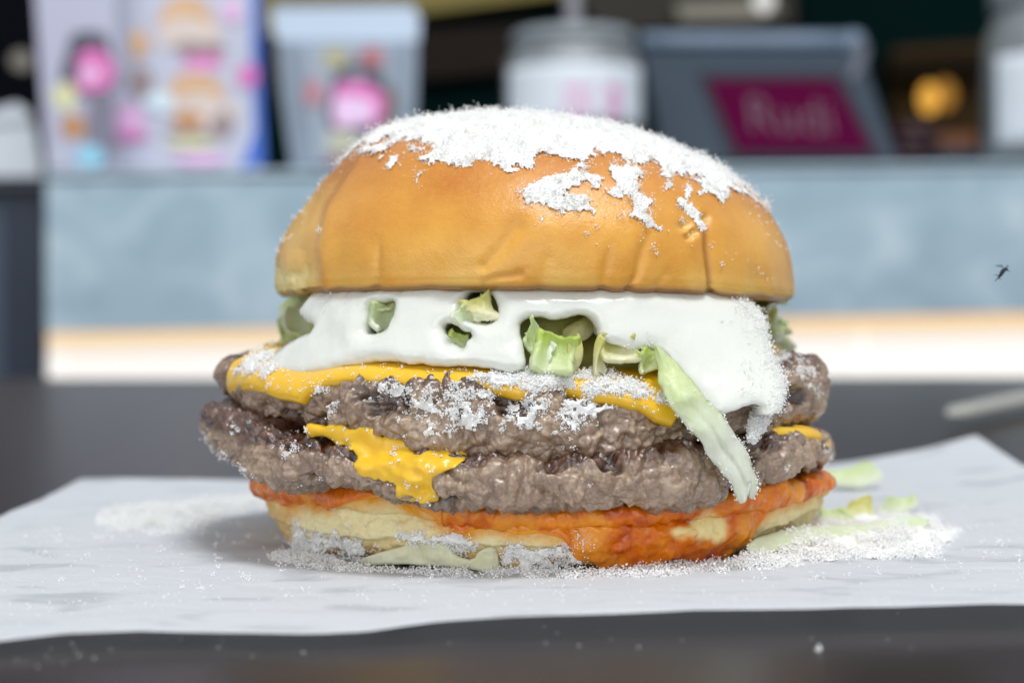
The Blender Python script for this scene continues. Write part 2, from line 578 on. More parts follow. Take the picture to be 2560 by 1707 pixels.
M_LAV = plain('lavender_print', (0.40, 0.40, 0.51), 0.4, var=0.05, scale=0.1)
M_LAVW = plain('white_print', (0.45, 0.46, 0.56), 0.4, var=0.05, scale=0.1)
M_BLUE = plain('royal_blue_print', (0.030, 0.125, 0.52), 0.4)
M_PINK = plain('pink_print', (0.62, 0.13, 0.40), 0.4, var=0.25, scale=0.3)
M_PINKL = plain('light_pink_print', (0.72, 0.42, 0.66), 0.4, var=0.2, scale=0.3)
M_CHAR = plain('charcoal_print', (0.05, 0.052, 0.08), 0.5)
M_GREYP = plain('grey_violet_print', (0.17, 0.16, 0.22), 0.5)
M_TAN = plain('tan_print', (0.58, 0.36, 0.20), 0.5, var=0.25, scale=0.4)
M_TAN2 = plain('pale_tan_print', (0.60, 0.50, 0.46), 0.5, var=0.25, scale=0.4)
M_MEATP = plain('brown_print', (0.27, 0.20, 0.20), 0.5, var=0.3, scale=0.5)
M_YEL = plain('yellow_print', (0.62, 0.60, 0.34), 0.5)
M_CYAN = plain('cyan_print', (0.24, 0.52, 0.66), 0.5)
M_ORNG = plain('orange_print', (0.45, 0.21, 0.08), 0.5, var=0.3)
M_REDP = plain('red_candy', (0.36, 0.12, 0.14), 0.4)
M_FOIL = plain('frosted_pouch', (0.27, 0.32, 0.39), 0.35, var=0.15, scale=0.15)
M_FOILT = plain('pouch_seal', (0.42, 0.50, 0.61), 0.35, var=0.08, scale=0.15)
M_SLATE = plain('slate_plastic', (0.033, 0.047, 0.066), 0.5, 0.3, var=0.1, scale=0.1)
M_SLATEL = plain('grey_hinge', (0.14, 0.19, 0.26), 0.4, var=0.1, scale=0.2)
M_BEZEL = plain('black_bezel', (0.010, 0.010, 0.020), 0.4)
M_MAROON = plain('maroon_plastic', (0.030, 0.006, 0.010), 0.45)
M_CONT = plain('brown_jar_filling', (0.22, 0.13, 0.09), 0.6, var=0.3, scale=0.4)
M_GLASSY = plain('greyed_glass', (0.17, 0.19, 0.20), 0.2, 0.6, var=0.3, scale=0.2)
M_SCREEN = emit('maroon_screen', (0.092, 0.0002, 0.037), 1.0)
M_SCRTXT = emit('screen_lettering', (0.17, 0.115, 0.15), 1.0)
M_GLOW = emit('warm_panel_glow', (1.0, 0.92, 0.83), 0.74, (0.55, 0.55, 0.56))  # light on the plinth panel set as the panel's own emission
M_LED = emit('led_strip', (1.0, 0.55, 0.22), 1.0, (0.4, 0.35, 0.3))
M_GLOW2 = emit('cream_glow', (1.0, 0.76, 0.46), 0.85, (0.3, 0.3, 0.3))  # cream step of the plinth glow, added as an emissive strip
M_LAMP = emit('amber_lamp', (1.0, 0.50, 0.08), 0.92)
M_LAMP2 = emit('amber_lamp_dim', (0.42, 0.20, 0.035), 0.9)
M_SPOT = emit('dim_grey_spot', (0.26, 0.25, 0.22), 0.9)
M_SPOTW = emit('far_white_lamp', (0.8, 0.8, 0.78), 1.0)

# table slab
e0, e1 = at_z(115., 945.), at_z(2440., 941.)
dirv = (e1 - e0) / np.linalg.norm(e1 - e0)
eL, eR = e0 - dirv * 60, e0 + dirv * 160
YF = 12.0                                        # front edge of the table
tops = [(-70, YF + .35), (90, YF + .35), (eR[0], eR[1]), (eL[0], eL[1])]
table = thing('table', 'dark brown laminate table carrying the burger and paper', 'table', (0, 60, -75))
prism('tabletop', [(x, y, 0) for x, y in tops], [(x, y, -3) for x, y in tops], M_TABLE, table)
ea = np.linspace(0, math.pi / 2, 9)
ey = np.concatenate([YF + .35 - .35 * np.sin(ea), [YF, YF + .35]]); ez = np.concatenate([-.35 + .35 * np.cos(ea), [-3, -3]])
G = np.stack([np.stack([np.full(len(ey), x), ey, ez], -1) for x in np.linspace(-70, 90, 3)], 1)
link_mesh('edge_band', G.reshape(-1, 3), [list(f)[::-1] for f in grid_faces(len(ey), 3)], plain('brown_edge', (0.034, 0.025, 0.021), 0.5, 0.2, var=.25, scale=.35), table)
for x in (-60, 80):
    for y in (30, 100):
        box('leg', (x, y, -39), (5, 5, 71.9), M_TABLE, table, bev=.4)

floor = prism('floor', [(-700, -300, -75), (700, -300, -75), (700, 700, -75), (-700, 700, -75)], [(-700, -300, -77), (700, -300, -77), (700, 700, -77), (-700, 700, -77)], plain('dark_floor', (0.06, 0.05, 0.045), 0.5))
tag(floor, kind='structure')

# counter (face, top edge, lit plinth)
YL, YR = 175.0, 180.0


def cface(px, py, dy=0.0):
    f = (px - 115) / (2560 - 115)
    return at_depth(px, py, YL + (YR - YL) * f + dy)


def slab_px(name, q, dy0, dy1, mat, parent):
    """slab whose front face has these four corners on the counter plane"""
    return prism(name, [cface(x, y, dy0) for x, y in q], [cface(x, y, dy0) + np.array([0, dy1, 0]) for x, y in q], mat, parent)


counter = thing('service_counter', 'pale blue grey stone service counter with lit plinth behind the table', 'counter', cface(1300., 800.) * np.array([1, 1, 0]) + np.array([0, 0, -75]))
slab_px('front_panel', [(115, 442), (2900, 413), (2900, 776), (115, 832)], 0, 3, M_STONE, counter)
slab_px('counter_top', [(113, 430), (2900, 402), (2900, 412.4), (113, 441.4)], -0.6, 60, M_STONETOP, counter)
for a, b in ((118, 2154), (2160, 2900)):
    ya = lambda x: 832 - (x - 115) * 45 / 2445
    slab_px('glow_panel', [(a, ya(a) + 40.5), (b, ya(b) + 40.5), (b, 1180), (a, 1180)], 4, 2, M_GLOW, counter)
    slab_px('cream_glow_strip', [(a, ya(a) + 7), (b, ya(b) + 7), (b, ya(b) + 40), (a, ya(a) + 40)], 3.6, 2, M_GLOW2, counter)
    slab_px('led_strip', [(a, ya(a) - 4), (b, ya(b) - 4), (b, ya(b) + 6.5), (a, ya(a) + 6.5)], 3.4, 2, M_LED, counter)
slab_px('plinth', [(118, 1181), (2900, 1181), (2900, 2300), (118, 2300)], 5, 3, M_NAVY, counter)

post = thing('column', 'dark navy metal column at the end of the stone counter', 'column', at_depth(60., 800., 190.) * np.array([1, 1, 0]) + np.array([0, 0, -75]))
pp = lambda x, y, Y=192.: at_depth(float(x), float(y), Y)
prism('face_panel', [pp(12, 468), pp(112, 468), pp(112, 2300), pp(12, 2300)], [pp(12, 468, 204.), pp(112, 468, 204.), pp(112, 2300, 204.), pp(12, 2300, 204.)], M_NAVY, post)
prism('side_panel', [pp(-260, 468, 193.), pp(11, 468, 193.), pp(11, 2300, 193.), pp(-260, 2300, 193.)], [pp(-260, 468, 204.), pp(11, 468, 204.), pp(11, 2300, 204.), pp(-260, 2300, 204.)], M_NAVY2, post)
prism('ledge', [pp(-260, 440, 190.), pp(110, 446, 190.), pp(110, 466, 190.), pp(-260, 466, 190.)], [pp(-260, 440, 206.), pp(110, 446, 206.), pp(110, 466, 206.), pp(-260, 466, 206.)], plain('grey_ledge', (0.10, 0.12, 0.15), 0.5), post)

# back wall and what is on it
wall = prism('wall', [pp(-900, -1500, 330.), pp(3500, -1500, 330.), pp(3500, 1600, 330.), pp(-900, 1600, 330.)], [pp(-900, -1500, 340.), pp(3500, -1500, 340.), pp(3500, 1600, 340.), pp(-900, 1600, 340.)], M_GREEN)
tag(wall, 'very dark green back wall of the shop', kind='structure')


def panel(name, q, Y, th, mat, label=None, cat=None, parent=None, kind=None):
    o = prism(name, [pp(x, y, Y) for x, y in q], [pp(x, y, Y) + np.array([0, th, 0]) for x, y in q], mat, parent)
    return tag(o, label, cat, None, kind)


panel('cabinet', [(-900, -600), (120, -600), (120, 900), (-900, 900)], 300., 10, M_BLACK, 'black cabinet side in the corner beyond the white bag', 'cabinet')
panel('wall_shelf', [(560, 105), (1990, 20), (1990, 110), (560, 245)], 322., 6, M_BROWN, 'dark brown shelf board under the olive beam on the back wall', 'shelf')
panel('wooden_beam', [(560, -300), (1450, -300), (1450, -20), (560, 100)], 321., 7, M_OLIVE, 'olive yellow wooden beam across the top of the back wall', 'beam')
panel('bulkhead', [(1452, -300), (1990, -300), (1985, 62), (1500, 75), (1452, -5)], 320., 7, plain('grey_bulkhead', (0.045, 0.041, 0.033), 0.6, .1), 'grey beige bulkhead above the payment terminal', 'bulkhead')
panel('menu_rail', [(1690, 8), (1900, 2), (1960, 30), (1890, 50), (1700, 52)], 316., 3, M_BEIGE, 'pale beige rail below the grey bulkhead', 'rail')
lathe('ceiling_lamp', [(0.4, -2), (1.5, -1.2), (1.9, 0), (1.5, 1.2), (0.4, 2)], pp(1910, 2, 300.), M_SPOTW)['label'] = 'small white lamp at the top edge above the terminal'
bpy.data.objects['ceiling_lamp']['category'] = 'lamp'
tag(lathe('dim_spot', [(0.4, -1.6), (1.5, -1), (1.8, 0), (1.5, 1), (0.4, 1.6)], pp(54, 152, 290.), M_SPOT), 'dim round grey spot in the black corner beside the menu board', 'lamp')  # small round body with weak grey emission
niche = thing('wall_niche', 'brown wooden wall niche holding the amber lamp', 'niche', pp(2350, 405, 310.))
panel('back_board', [(2235, 120), (2470, 105), (2470, 410), (2235, 410)], 318., 4, M_BROWN2, parent=niche)
panel('top_board', [(2225, 140), (2480, 128), (2480, 185), (2225, 190)], 306., 10, plain('dark_umber', (0.012, 0.007, 0.003), 0.6, .05), parent=niche)
panel('lower_board', [(2330, 335), (2440, 330), (2440, 375), (2330, 378)], 306., 8, plain('rust_wood', (0.17, 0.055, 0.012), 0.6), parent=niche)
al = thing('amber_lamp', 'glowing amber oval lamp in the brown wall niche', 'lamp', pp(2325, 300, 300.))
lathe('bulb', [(0.3, -2.7), (1.3, -2.0), (1.75, 0), (1.3, 2.0), (0.3, 2.7)], pp(2322, 247, 300.), M_LAMP, al)
lathe('dim_glow', [(0.3, -2.8), (1.5, -2.0), (2.1, 0), (1.5, 2.0), (0.3, 2.8)], pp(2362, 238, 305.), M_LAMP2, al)  # second, dimmer amber glow beside the bulb, drawn by emission
for i, (yy, ww, lab) in enumerate(((372, 78, 'lowest dark maroon cup lid of the stack beside the terminal'), (342, 72, 'middle dark maroon cup lid of the stack beside the terminal'), (312, 60, 'topmost dark maroon cup lid of the stack beside the terminal'))):
    cc = pp(2275 + 4 * i, yy + 14, 206.); rr = ww / FPX * 206
    tag(lathe('cup_lid', [(rr * 0.8, -0.75), (rr, -0.6), (rr, -0.1), (rr * 0.93, 0.25), (rr * 0.8, 0.7), (rr * 0.3, 0.74)], cc, M_MAROON), lab, 'cup lid', 'stack of maroon cup lids')
cc = pp(2400, 395, 212.)
tag(box('till_drawer', cc, (9.0, 8, 1.6), plain('dark_blue_plastic', (0.02, 0.035, 0.06), 0.5), bev=0.2), 'low dark blue box on the counter beside the right jar', 'box')

# white bag on the column
bq = [(-140, 300), (-40, 285), (40, 262), (72, 280), (88, 330), (102, 400), (104, 442), (-140, 442)]
bag = thing('paper_bag', 'white paper bag on the ledge of the navy column', 'bag', pp(0, 442, 192.))
prism('bag_body', [pp(x, y, 189.) for x, y in bq], [pp(x * 0.9 - 6, y + 6, 199.) for x, y in bq], M_WHITE, bag)
prism('folded_top', [pp(x, y, 188.4) for x, y in ((-140, 296), (-40, 281), (40, 258), (70, 276), (74, 300), (-140, 322))], [pp(x, y, 189.) for x, y in ((-140, 296), (-40, 281), (40, 258), (70, 276), (74, 300), (-140, 322))], M_WHITE, bag)


def blob_print(name, cx, cy, rx, ry, Y, mat, parent, th=0.12, n=22, seed=0, sq=2.0, rot=0.0, j=0.08):
    a = np.linspace(0, 2 * math.pi, n, endpoint=False)
    r = 1 + j * np.sin(3 * a + seed) + j * 0.7 * np.sin(5 * a + 2 * seed)
    x = np.sign(np.cos(a)) * np.abs(np.cos(a)) ** (2 / sq) * rx * r; y = np.sign(np.sin(a)) * np.abs(np.sin(a)) ** (2 / sq) * ry * r
    X = cx + x * math.cos(rot) - y * math.sin(rot); Z = cy + x * math.sin(rot) + y * math.cos(rot)
    return prism(name, [pp(u, v, Y) for u, v in zip(X, Z)], [pp(u, v, Y) + np.array([0, th, 0]) for u, v in zip(X, Z)], mat, parent)


# menu board
mb = thing('menu_board', 'white menu board with burger pictures and blue edge on the counter', 'menu board', pp(480, 425, 188.))
Yb = 188.0
prism('board', [pp(270, -420, Yb), pp(612, -420, Yb), pp(652, 426, Yb), pp(284, 426, Yb)], [pp(270, -420, Yb + 2.), pp(612, -420, Yb + 2.), pp(652, 426, Yb + 2.), pp(284, 426, Yb + 2.)], M_LAVW, mb)
prism('blue_edge', [pp(612.5, -420, Yb - .1), pp(634, -420, Yb - .1), pp(662, 410, Yb - .1), pp(600, 424, Yb - .1), pp(636, 330, Yb - .1)], [pp(612.5, -420, Yb + 2.), pp(634, -420, Yb + 2.), pp(662, 410, Yb + 2.), pp(600, 424, Yb + 2.), pp(636, 330, Yb + 2.)], M_BLUE, mb)
prints = [('printed_bun', 465, 38, 68, 46, M_TAN), ('printed_filling', 470, 85, 82, 40, M_TAN2), ('printed_patty', 497, 122, 66, 20, M_MEATP), ('printed_banner', 510, 152, 52, 14, M_PINK), ('printed_banner', 500, 172, 48, 9, M_PINKL),
          ('printed_bun', 488, 222, 74, 38, M_TAN), ('printed_filling', 505, 282, 88, 48, M_TAN2), ('printed_sauce', 470, 300, 38, 24, M_ORNG), ('printed_patty', 476, 332, 66, 10, M_MEATP), ('printed_patty', 555, 312, 28, 34, M_MEATP), ('printed_bun_base', 478, 358, 66, 13, M_YEL),
          ('printed_burger', 348, 110, 26, 36, M_TAN), ('printed_drink', 352, 205, 30, 38, M_MEATP), ('printed_badge', 620, 190, 26, 28, M_PINK), ('printed_badge', 580, 30, 24, 26, M_PINKL), ('printed_lettering', 322, 300, 40, 38, M_PINKL), ('printed_lettering', 330, 342, 44, 10, M_PINK), ('printed_lettering', 500, 398, 70, 14, M_PINKL), ('printed_salad', 400, 255, 40, 26, plain('pale_cyan_print', (0.58, 0.68, 0.74)))]
for i, (nm, x, y, rx, ry, m_) in enumerate(prints):
    blob_print(nm, x, y, rx, ry, Yb - 0.14 - 0.02 * i, m_, mb, th=0.016, seed=i * 1.3)

pch = thing('snack_pouch', 'lavender snack pouch with black and pink badge left of the menu board', 'pouch', pp(190, 425, 184.), 'snack pouches on the counter')
Yp = 183.0
po = [(70, -260), (285, -260), (292, 200), (286, 428), (118, 428), (104, 240)]
pi_ = [(76, -260), (280, -260), (286, 200), (282, 428), (122, 428), (110, 240)]
prism('pouch_body', [pp(x, y, Yp) for x, y in po], [pp(x, y, Yp + 4.) for x, y in pi_], M_LAV, pch)
pr = [('printed_badge', 222, 165, 66, 84, M_CHAR, 2.6), ('pink_logo', 236, 178, 48, 54, M_PINK, 2.6), ('logo_lettering', 226, 186, 30, 22, M_PINKL, 2.2), ('grey_print', 252, 330, 36, 105, M_GREYP, 3), ('yellow_print', 162, 242, 30, 36, M_YEL, 2), ('orange_print', 184, 318, 32, 30, M_ORNG, 2), ('cyan_print', 225, 392, 38, 28, M_CYAN, 2), ('white_print', 146, 396, 24, 30, M_LAVW, 2)]
for i, (nm, x, y, rx, ry, m_, sq) in enumerate(pr):
    blob_print(nm, x, y, rx, ry, Yp - 0.05 - 0.02 * i, m_, pch, th=0.016, seed=i, sq=sq)

pch2 = thing('snack_pouch', 'frosted silver pouch of sweets standing between menu board and jar', 'pouch', pp(880, 425, 184.), 'snack pouches on the counter')
Yq = 184.0
def lens(q, Y, bulge):
    a = np.array(q, float); c = a.mean(0)
    return [pp(x, y, Y) for x, y in a], [pp(c[0] + (x - c[0]) * .6, c[1] + (y - c[1]) * .9, Y - bulge) for x, y in a], [pp(x, y, Y + 1.5) for x, y in a]
b0 = [(692, 105), (1044, 105), (1040, 260), (1020, 428), (732, 428), (705, 260)]
f_, m_, k_ = lens(b0, Yq, 2.2)
V = m_ + f_ + k_; n_ = 6
F = [list(range(6))] + [[(i + 1) % 6, i, 6 + i, 6 + (i + 1) % 6] for i in range(6)] + [[6 + (i + 1) % 6, 6 + i, 12 + i, 12 + (i + 1) % 6] for i in range(6)] + [list(range(17, 11, -1))]
link_mesh('pouch_body', V, F, M_FOIL, pch2, smooth=False)
panel('seal_strip', [(682, 22), (1034, 18), (1050, 50), (1046, 104), (691, 104), (680, 50)], Yq - .4, 0.9, M_FOILT, parent=pch2)
panel('grey_hem', [(686, 2), (1030, 0), (1034, 17), (682, 21)], Yq - .2, 0.6, plain('grey_hem', (0.13, 0.14, 0.14)), parent=pch2)
pr = [('printed_badge', 896, 250, 78, 92, M_CHAR, 2.8), ('pink_logo', 892, 262, 64, 56, M_PINK, 3.0), ('logo_lettering', 882, 278, 52, 38, plain('pale_pink_print', (0.72, 0.50, 0.72), var=0.3, scale=0.4), 2.6), ('grey_print', 890, 190, 22, 14, plain('steel_print', (0.18, 0.22, 0.25)), 2), ('sweet', 838, 145, 34, 28, plain('straw_sweet', (0.36, 0.33, 0.20)), 2), ('sweet', 930, 142, 32, 26, M_REDP, 2), ('sweet', 784, 232, 24, 36, plain('rose_sweet', (0.40, 0.17, 0.21)), 2), ('sweet', 858, 355, 46, 28, plain('cream_sweet', (0.42, 0.42, 0.32)), 2), ('sweet', 975, 262, 16, 50, plain('cocoa_sweet', (0.14, 0.09, 0.08)), 2), ('sweet', 960, 330, 30, 22, plain('mauve_sweet', (0.30, 0.20, 0.20)), 2), ('sweet', 850, 400, 40, 18, plain('plum_sweet', (0.25, 0.16, 0.19)), 2)]
for i, (nm, x, y, rx, ry, mm, sq) in enumerate(pr):
    blob_print(nm, x, y, rx, ry, Yq - 2.3 - 0.02 * i, mm, pch2, th=0.016, seed=i, sq=sq)


def jar(cxp, halfw, ytop, ylab0, ylab1, ybase, Y, label, rod):
    c = pp(cxp, ybase, Y); R = halfw / FPX * Y
    zz = lambda y: pp(cxp, y, Y)[2] - c[2]
    j = thing('glass_jar', label, 'jar', c, 'glass jars with white labels on the counter')
    zt = zz(ytop); zs = zz(ylab0)
    lathe('glass', [(R * .86, 0), (R, 0.6), (R, zs), (R * .98, zs + (zt - zs) * .25), (R * .84, zs + (zt - zs) * .6), (R * .84, zs + (zt - zs) * .62)], c, M_GLASSY, j)
    lathe('lid', [(R * .90, zs + (zt - zs) * .64), (R * .90, zt - .3), (R * .85, zt), (R * .2, zt + .05)], c, plain('grey_lid', (0.22, 0.25, 0.27), 0.35), j)
    lathe('filling', [(R * .90, 0.3), (R * .985, 0.8), (R * 1.004, zz(ylab1) * .9), (R * .985, zz(ylab1))], c, M_CONT, j)
    za, zb = zz(ylab1), zz(ylab0)
    a = np.linspace(math.radians(200), math.radians(340), 34)
    for nm, z0, z1, aa, rr, mt in (('paper_label', za, zb - .2, a, R + .12, M_WHITE),):
        G = np.stack([np.stack([c[0] + rr * np.cos(aa), c[1] + rr * np.sin(aa), c[2] + z + 0 * aa], -1) for z in np.linspace(z0, z1, 8)])
        V, F = shell(G, grid_normals(G), 0.1)
        lb = link_mesh(nm, V, F, mt, j)
    # pink lettering strokes on the label
    V, F = [], []
    for (w0, w1) in ((-0.16, 0.17), (0.44, 0.62)):
        for q in np.linspace(w0, w1, 5):
            for (h0, h1) in ((0.10, 0.32), (0.40, 0.60)):
                aa = math.radians(270) + np.array([q, q + 0.035])
                z0, z1 = za + (zb - za) * h0, za + (zb - za) * h1
                rr = R + 0.16
                P = [(c[0] + rr * math.cos(aa[0]), c[1] + rr * math.sin(aa[0]), c[2] + z0), (c[0] + rr * math.cos(aa[1]), c[1] + rr * math.sin(aa[1]), c[2] + z0), (c[0] + rr * math.cos(aa[1]), c[1] + rr * math.sin(aa[1]), c[2] + z1), (c[0] + rr * math.cos(aa[0]), c[1] + rr * math.sin(aa[0]), c[2] + z1)]
                b = len(V); V += P; F.append([b, b + 1, b + 2, b + 3])
    link_mesh('lettering', V, F, M_PINK, lb, smooth=False)
    if rod:
        V, F = tube_v([c + np.array([0.2, 0, zz(150)]), c + np.array([0, 0, zz(60)]), c + np.array([-0.1, 0, zz(-160)])], [1.3, 1.0, 0.95], 14)
        tag(link_mesh('paper_straw', V, F, plain('grey_straw', (0.15, 0.145, 0.165))), 'grey straw standing upright out of the jar behind the bun', 'straw')
    return j


jar(1436, 172, 84, 178, 322, 428, 188.0, 'glass jar with white label and straw behind the bun', True)
jar(2640, 176, -40, 148, 372, 408, 190.0, 'glass jar with white label cut off at the right edge', False)

# payment terminal
pt = thing('payment_terminal', 'slate grey payment terminal with maroon screen on the counter', 'terminal', pp(1950, 408, 190.))
def tq(x, y):
    f = (y - 80) / 330.0
    return pp(x, y, 204 - 14 * f - 4.0 * (x - 1600) / 640)
body = [(1606, 126), (2146, 126), (2244, 404), (1660, 404)]
prism('body', [tq(*p) for p in body], [pp(1610, 126, 214.), pp(2150, 126, 210.), pp(2244, 404, 214.), pp(1660, 404, 217.)], M_SLATE, pt)
bz = [(1742, 186), (2104, 186), (2204, 398), (1826, 398)]
off = np.array([0, -0.35, 0.1])
prism('bezel', [tq(*p) + off for p in bz], [tq(*p) + 0.02 * off for p in bz], M_BEZEL, pt)
sq_ = [(1766, 204), (2086, 204), (2180, 382), (1842, 382)]
scr = prism('screen', [tq(*p) + off * 1.5 for p in sq_], [tq(*p) + off * 1.02 for p in sq_], M_SCREEN, pt)
V, F = tube_v([tq(1600, 103), tq(1700, 103), tq(2000, 103), tq(2140, 103)], 1.02, 16)
link_mesh('hinge_bar', V, F, M_SLATEL, pt)
cc = tq(2132, 108)
lathe('hinge_cap', [(0.4, -1.4), (1.2, -1.1), (1.45, 0), (1.2, 1.1), (0.4, 1.4)], cc, M_SLATEL, pt)
V, F = tube_v([tq(2150, 120), tq(2146, 170), tq(2128, 205)], [1.1, 0.9, 0.7], 10)
link_mesh('hinge_arm', V, F, plain('hinge_arm_grey', (0.10, 0.11, 0.14)), pt)
tc = bpy.data.curves.new('lettering', 'FONT'); tc.body = 'Rudi'; tc.size = 1.0; tc.shear = 0.35; tc.extrude = 0.0; tc.offset = -0.005
to = bpy.data.objects.new('lettering_tmp', tc); COL.objects.link(to)
dg = bpy.context.evaluated_depsgraph_get()
me = bpy.data.meshes.new_from_object(to.evaluated_get(dg))
vs = np.array([v.co[:] for v in me.vertices]); fs = [list(p.vertices) for p in me.polygons]
bpy.data.objects.remove(to); bpy.data.meshes.remove(me)
vs[:, 0] = (vs[:, 0] - vs[:, 0].min()) / (vs[:, 0].max() - vs[:, 0].min()); vs[:, 1] = (vs[:, 1] - vs[:, 1].min()) / (vs[:, 1].max() - vs[:, 1].min())
c4 = [tq(*p) + off * 1.75 for p in sq_]
def onscr(u, v): return (c4[0] * (1 - u) + c4[1] * u) * (1 - v) + (c4[3] * (1 - u) + c4[2] * u) * v
V = [onscr(.17 + .68 * x, .74 - .50 * y + .06 * x) for x, y in vs[:, :2]]
link_mesh('lettering', V, fs, M_SCRTXT, scr, smooth=False)

# ------------------------------------------------------------------ paper sheet
NX, NY = 240, 150
fr = np.array([(-420, 1632), (-200, 1622), (0, 1611), (163, 1592), (348, 1584), (599, 1589), (773, 1591), (925, 1587), (1088, 1569), (1280, 1553), (1824, 1535), (2560, 1522), (3000, 1515)], float)
fz = np.array([.22, .20, .18, .20, .20, .16, .16, .16, .18, .26, .28, .26, .24])
FP = at_z(fr[:, 0], fr[:, 1], fz)
bk = np.array([(205, 1204), (700, 1206), (1280, 1196), (2030, 1178), (2268, 1170), (2440, 1166)], float)
BP = at_z(bk[:, 0], bk[:, 1], np.array([.12, .05, .05, .05, .08, .1]))
u = np.linspace(0, 1, NX); v = np.linspace(0, 1, NY)
fx = -10.6 + 22.9 * u
front = np.stack([fx, np.interp(fx, FP[:, 0], FP[:, 1]), np.interp(fx, FP[:, 0], FP[:, 2])], -1)
s_ = np.linspace(0, 1, len(BP)); bx = BP[0, 0] + (BP[-1, 0] - BP[0, 0]) * u
back = np.stack([bx, np.interp(bx, BP[:, 0], BP[:, 1]), np.interp(bx, BP[:, 0], BP[:, 2])], -1)
G = front[None] * (1 - v)[:, None, None] + back[None] * v[:, None, None]
zf = front[None, :, 2] * np.exp(-((v[:, None] * 20) / 2.2) ** 1.6) + back[None, :, 2] * np.exp(-(((1 - v)[:, None] * 20) / 2.0) ** 2)
wr = 0.035 * (.4 - np.abs(fbm(np.stack([G[..., 0] * .16 + 3.3, G[..., 1] * .34, 0 * G[..., 0]], -1), 2, 15))) + 0.022 * (.3 - np.abs(fbm(np.stack([G[..., 0] * .5 + G[..., 1] * .2, G[..., 1] * .6 + 7.7, 0 * G[..., 0]], -1), 2, 17))) + 0.05 * fbm(np.stack([G[..., 0] * .22, G[..., 1] * .3, 0 * G[..., 0]], -1), 3, 5) + 0.016 * fbm(np.stack([G[..., 0] * .8, G[..., 1] * 1.4, 0 * G[..., 0]], -1), 3, 9)
under = sstep(6.5, 4.2, np.hypot(G[..., 0] - .4, G[..., 1] - 31.7))
z = 0.03 + zf + (wr + 0.03) * (1 - under)
cu = np.clip((u - .74) / .26, 0, 1)[None] * np.clip((v - .50) / .50, 0, 1)[:, None]
z += 0.66 * cu ** 1.5
z += 0.10 * (sstep(0.93, 1.0, u)[None]) * np.ones_like(z)
G[..., 2] = np.maximum(z, 0.012)
V, F = shell(G, grid_normals(G), 0.008)
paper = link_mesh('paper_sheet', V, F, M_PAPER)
tag(paper, 'white deli paper sheet under the burger with a curled corner', 'paper')
PAPER_TOP = G

# ------------------------------------------------------------------ the burger
BC = np.array([0.3, 32.0])
burger = thing('hamburger', 'double cheeseburger dusted with white cheese powder on the paper', 'hamburger', (BC[0], BC[1], 0.05))
TH = np.concatenate([np.linspace(-1.75, 1.75, 800, endpoint=False), np.linspace(1.75, 2 * math.pi - 1.75, 130, endpoint=False)])
THn = (TH + math.pi) % (2 * math.pi) - math.pi


def cyl(th, r, z, cx, cy):
    return np.stack([cx + r * np.sin(th), cy - r * np.cos(th), z + 0 * th], -1)


def patty(name, cx, R, top_pts, bot_pts, seed, rvar, ltop=()):
    """returns displaced grid, smooth grid"""
    zt = ring_px(top_pts, R - 0.12, cx, 32.0)(THn); zb = ring_px(bot_pts, R - 0.12, cx, 32.0)(THn)
    def sm(a, k=21):
        w = np.hanning(k); w /= w.sum()
        return np.convolve(np.concatenate([a[-k:], a, a[:k]]), w, 'same')[k:-k]
    zt, zb = sm(zt, 31), sm(zb, 31)
    Rr = R + rvar * fbm(np.stack([np.sin(THn) * 1.6, np.cos(THn) * 1.6, 0 * THn + seed], -1), 3, seed)
    a = 0.5
    rows = []
    zc, zcb = zt.mean(), zb.mean()
    for q in np.linspace(0.02, 1, 22):
        r = (Rr - a) * q; rows.append((r, zc + (zt - zc) * q ** 2))
    H = (zt - zb) / 2; mid = (zt + zb) / 2
    for ph in np.linspace(math.pi / 2, -math.pi / 2, 104)[1:]:
        cs, sn = math.cos(ph), math.sin(ph)
        rows.append((Rr - a + a * abs(cs) ** 0.62, mid + H * math.copysign(abs(sn) ** 0.72, sn)))
    for q in np.linspace(1, 0.02, 12)[1:]:
        rows.append(((Rr - a) * q, zcb + (zb - zcb) * q ** 2))
    S = np.stack([cyl(THn, r, z, cx, 32.0) for r, z in rows])
    N = grid_normals(S, True, flip=True)
    side = np.zeros(S.shape[:2]); side[14:22] = np.linspace(0.2, 1, 8)[:, None]; side[22:126] = 1; side[126:132] = np.linspace(1, .2, 6)[:, None]
    wp = S + 0.20 * np.stack([vnoise(S * 1.9, seed + 40), vnoise(S * 1.9, seed + 41), vnoise(S * 1.9, seed + 42)], -1) \
        + 0.06 * np.stack([vnoise(S * 6, seed + 43), vnoise(S * 6, seed + 44), vnoise(S * 6, seed + 45)], -1)
    f1, f2, iv = worley(wp / 0.66, seed)
    g1, g2, jv = worley(wp / 0.31, seed + 9)
    h1, h2, kv = worley(wp / 0.15, seed + 13)
    big = fbm(S * 0.75, 3, seed + 20)
    mask = sstep(-.35, .35, fbm(S * 0.9, 2, seed + 66))
    crease = fbm(S * np.array([1.5, 1.5, 2.2]), 4, seed + 60)
    dome = lambda f: np.clip(1 - f * f * 1.15, -.4, 1) - .5
    d = 0.20 * big + 0.24 * dome(f1) * (.35 + .75 * mask) + 0.15 * dome(g1) * (1.1 - .5 * mask) + 0.095 * dome(h1) + 0.05 * fbm(S * 8, 4, seed + 70) \
        - 0.20 * sstep(-0.20, -0.46, crease)
    G = S + N * (d * side * 0.95)[..., None]
    return S, G, N, d, g1, jv, crease, side


